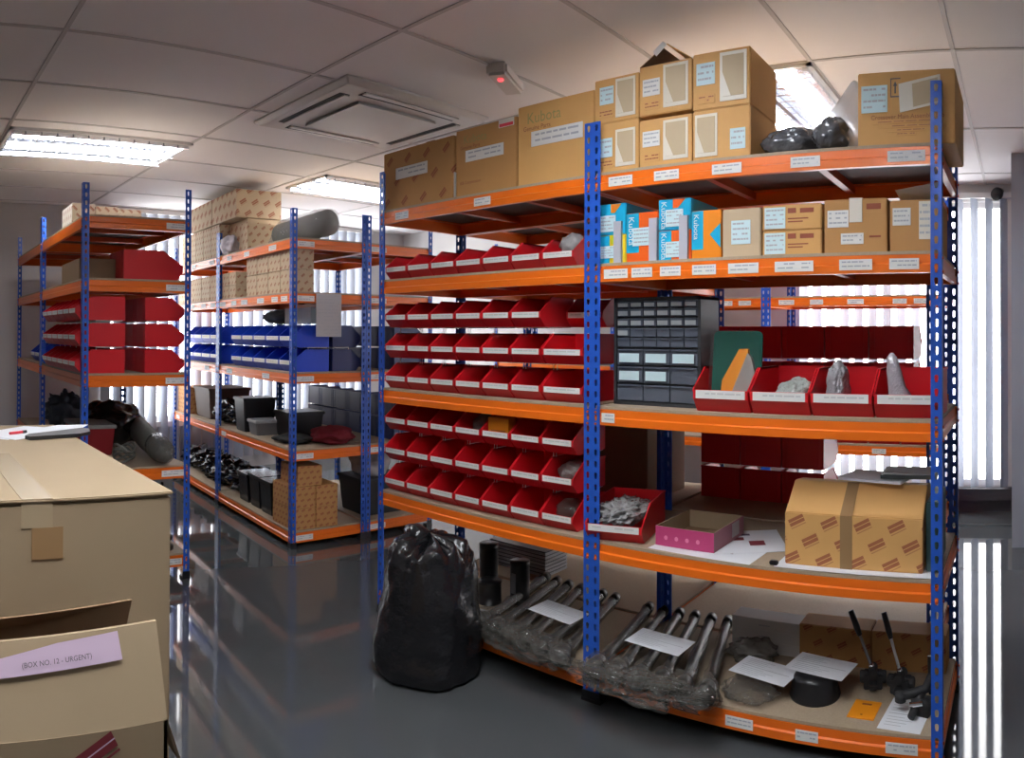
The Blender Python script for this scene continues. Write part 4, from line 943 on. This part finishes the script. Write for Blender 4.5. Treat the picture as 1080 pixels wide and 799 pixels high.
flat_thing('paper_sheet', 'white paper lying on the huge carton beneath the phone', 'paper', [(.30, 2.12), (.555, 2.34), (.66, 2.335), (.59, 2.21), (.36, 2.04)], BT + .0002, BT + .0012, PAPER)
flat_thing('paper_sheet', 'second white paper under the first on the huge carton', 'paper', [(.22, 2.14), (.44, 2.34), (.56, 2.27), (.34, 2.05)], BT + .0, BT + .0002, PAPER)
ph = flat_thing('mobile_phone', 'dark mobile phone lying on the huge carton beside the papers', 'phone', [(.41, 2.085), (.60, 2.19), (.615, 2.165), (.60, 2.10), (.56, 2.065), (.40, 2.025), (.39, 2.05)], BT + .0013, BT + .011, BLACKP)
pn = thing('red_pen', MB().tube([(0, 0, .004), (.05, .0, .004)], .004, mat('red pen plastic', (.6, .02, .04), .3), 8).mesh('pen'), 'short red pen lying on the white paper', 'pen', 'A', .36, 2.14, BT + .0013, 2.1)
obj('cap', MB().tube([(.05, 0, .004), (.066, 0, .004)], .0045, BLACKP, 8).mesh('cap'), pn)

# open carton in front of it
e = thing('open_carton', None, 'open brown carton with raised flaps and a lilac label', 'carton', 'A', -.35, 1.25, 0)
ox, oy, oz = .235, .765, .80                       # local x 0 at t = 1.25, x = .235 is the face towards the camera
w_ = MB()
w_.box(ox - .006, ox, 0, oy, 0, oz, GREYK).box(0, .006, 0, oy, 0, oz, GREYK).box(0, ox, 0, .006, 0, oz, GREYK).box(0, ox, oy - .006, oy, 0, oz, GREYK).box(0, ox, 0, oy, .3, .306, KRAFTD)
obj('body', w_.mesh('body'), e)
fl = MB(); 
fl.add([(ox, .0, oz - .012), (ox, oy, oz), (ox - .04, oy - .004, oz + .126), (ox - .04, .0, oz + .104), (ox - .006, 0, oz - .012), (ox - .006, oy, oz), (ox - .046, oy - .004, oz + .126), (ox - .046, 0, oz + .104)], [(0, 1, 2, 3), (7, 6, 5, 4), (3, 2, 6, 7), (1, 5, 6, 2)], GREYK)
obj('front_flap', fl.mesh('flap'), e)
fl = MB().add([(0.006, 0, oz), (.006, oy, oz), (.04, oy + .01, oz + .104), (.04, 0, oz + .064), (0, 0, oz), (0, oy, oz), (.034, oy + .01, oz + .104), (.034, 0, oz + .064)], [(0, 1, 2, 3), (7, 6, 5, 4), (3, 2, 6, 7), (1, 5, 6, 2)], KRAFTD)  # shade on this flap is put into its dark colour and forward lean
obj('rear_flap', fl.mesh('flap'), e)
fl = MB().add([(.0, oy, oz), (ox, oy, oz), (ox - .02, oy + .03, oz - .07), (.03, oy + .035, oz - .07), (0, oy - .005, oz), (ox, oy - .005, oz), (ox - .02, oy + .025, oz - .07), (.03, oy + .03, oz - .07)], [(0, 1, 2, 3), (7, 6, 5, 4), (3, 2, 6, 7), (1, 5, 6, 2), (0, 4, 7, 3)], GREYK)
obj('side_flap', fl.mesh('flap'), e)
# lilac label with its lettering, on the front flap (facing +x locally)
def on_flap(y, z): return (ox - .04 * (z - oz) / .138 + .0022, y, z)
lab = MB().add([on_flap(y, z) for y, z in ((.31, oz + .068), (.70, oz + .085), (.695, oz + .122), (.6, oz + .115), (.5, oz + .099), (.31, oz + .091))], [(0, 1, 2, 3, 4, 5)], LILAC)
lb = obj('lilac_label', lab.mesh('label'), e)
tx = text_mesh('(BOX NO. 12 - URGENT)', .0098, INK)
obj('lettering', tx, lb, on_flap(.545, oz + .088), (-math.atan2(.04, .138), -.045, math.pi / 2))
lb.children[0].location.x += .0016
for (y, z) in ((.645, oz - .03), (.49, oz - .05)):
    a = math.radians(28); c, s_ = math.cos(a), math.sin(a); m = MB()
    for (v0, v1) in ((-.012, -.001), (-.001, .001), (.001, .012), (-.02, -.0165)):
        m.add([(ox + .001, y + u * c - v * s_, z + u * s_ + v * c) for u, v in ((-.04, v0), (.04, v0), (.04, v1), (-.04, v1))], [(0, 1, 2, 3)], LILAC if v1 - v0 < .003 else MARKM)
    obj('print_pattern', m.mesh('print'), e)
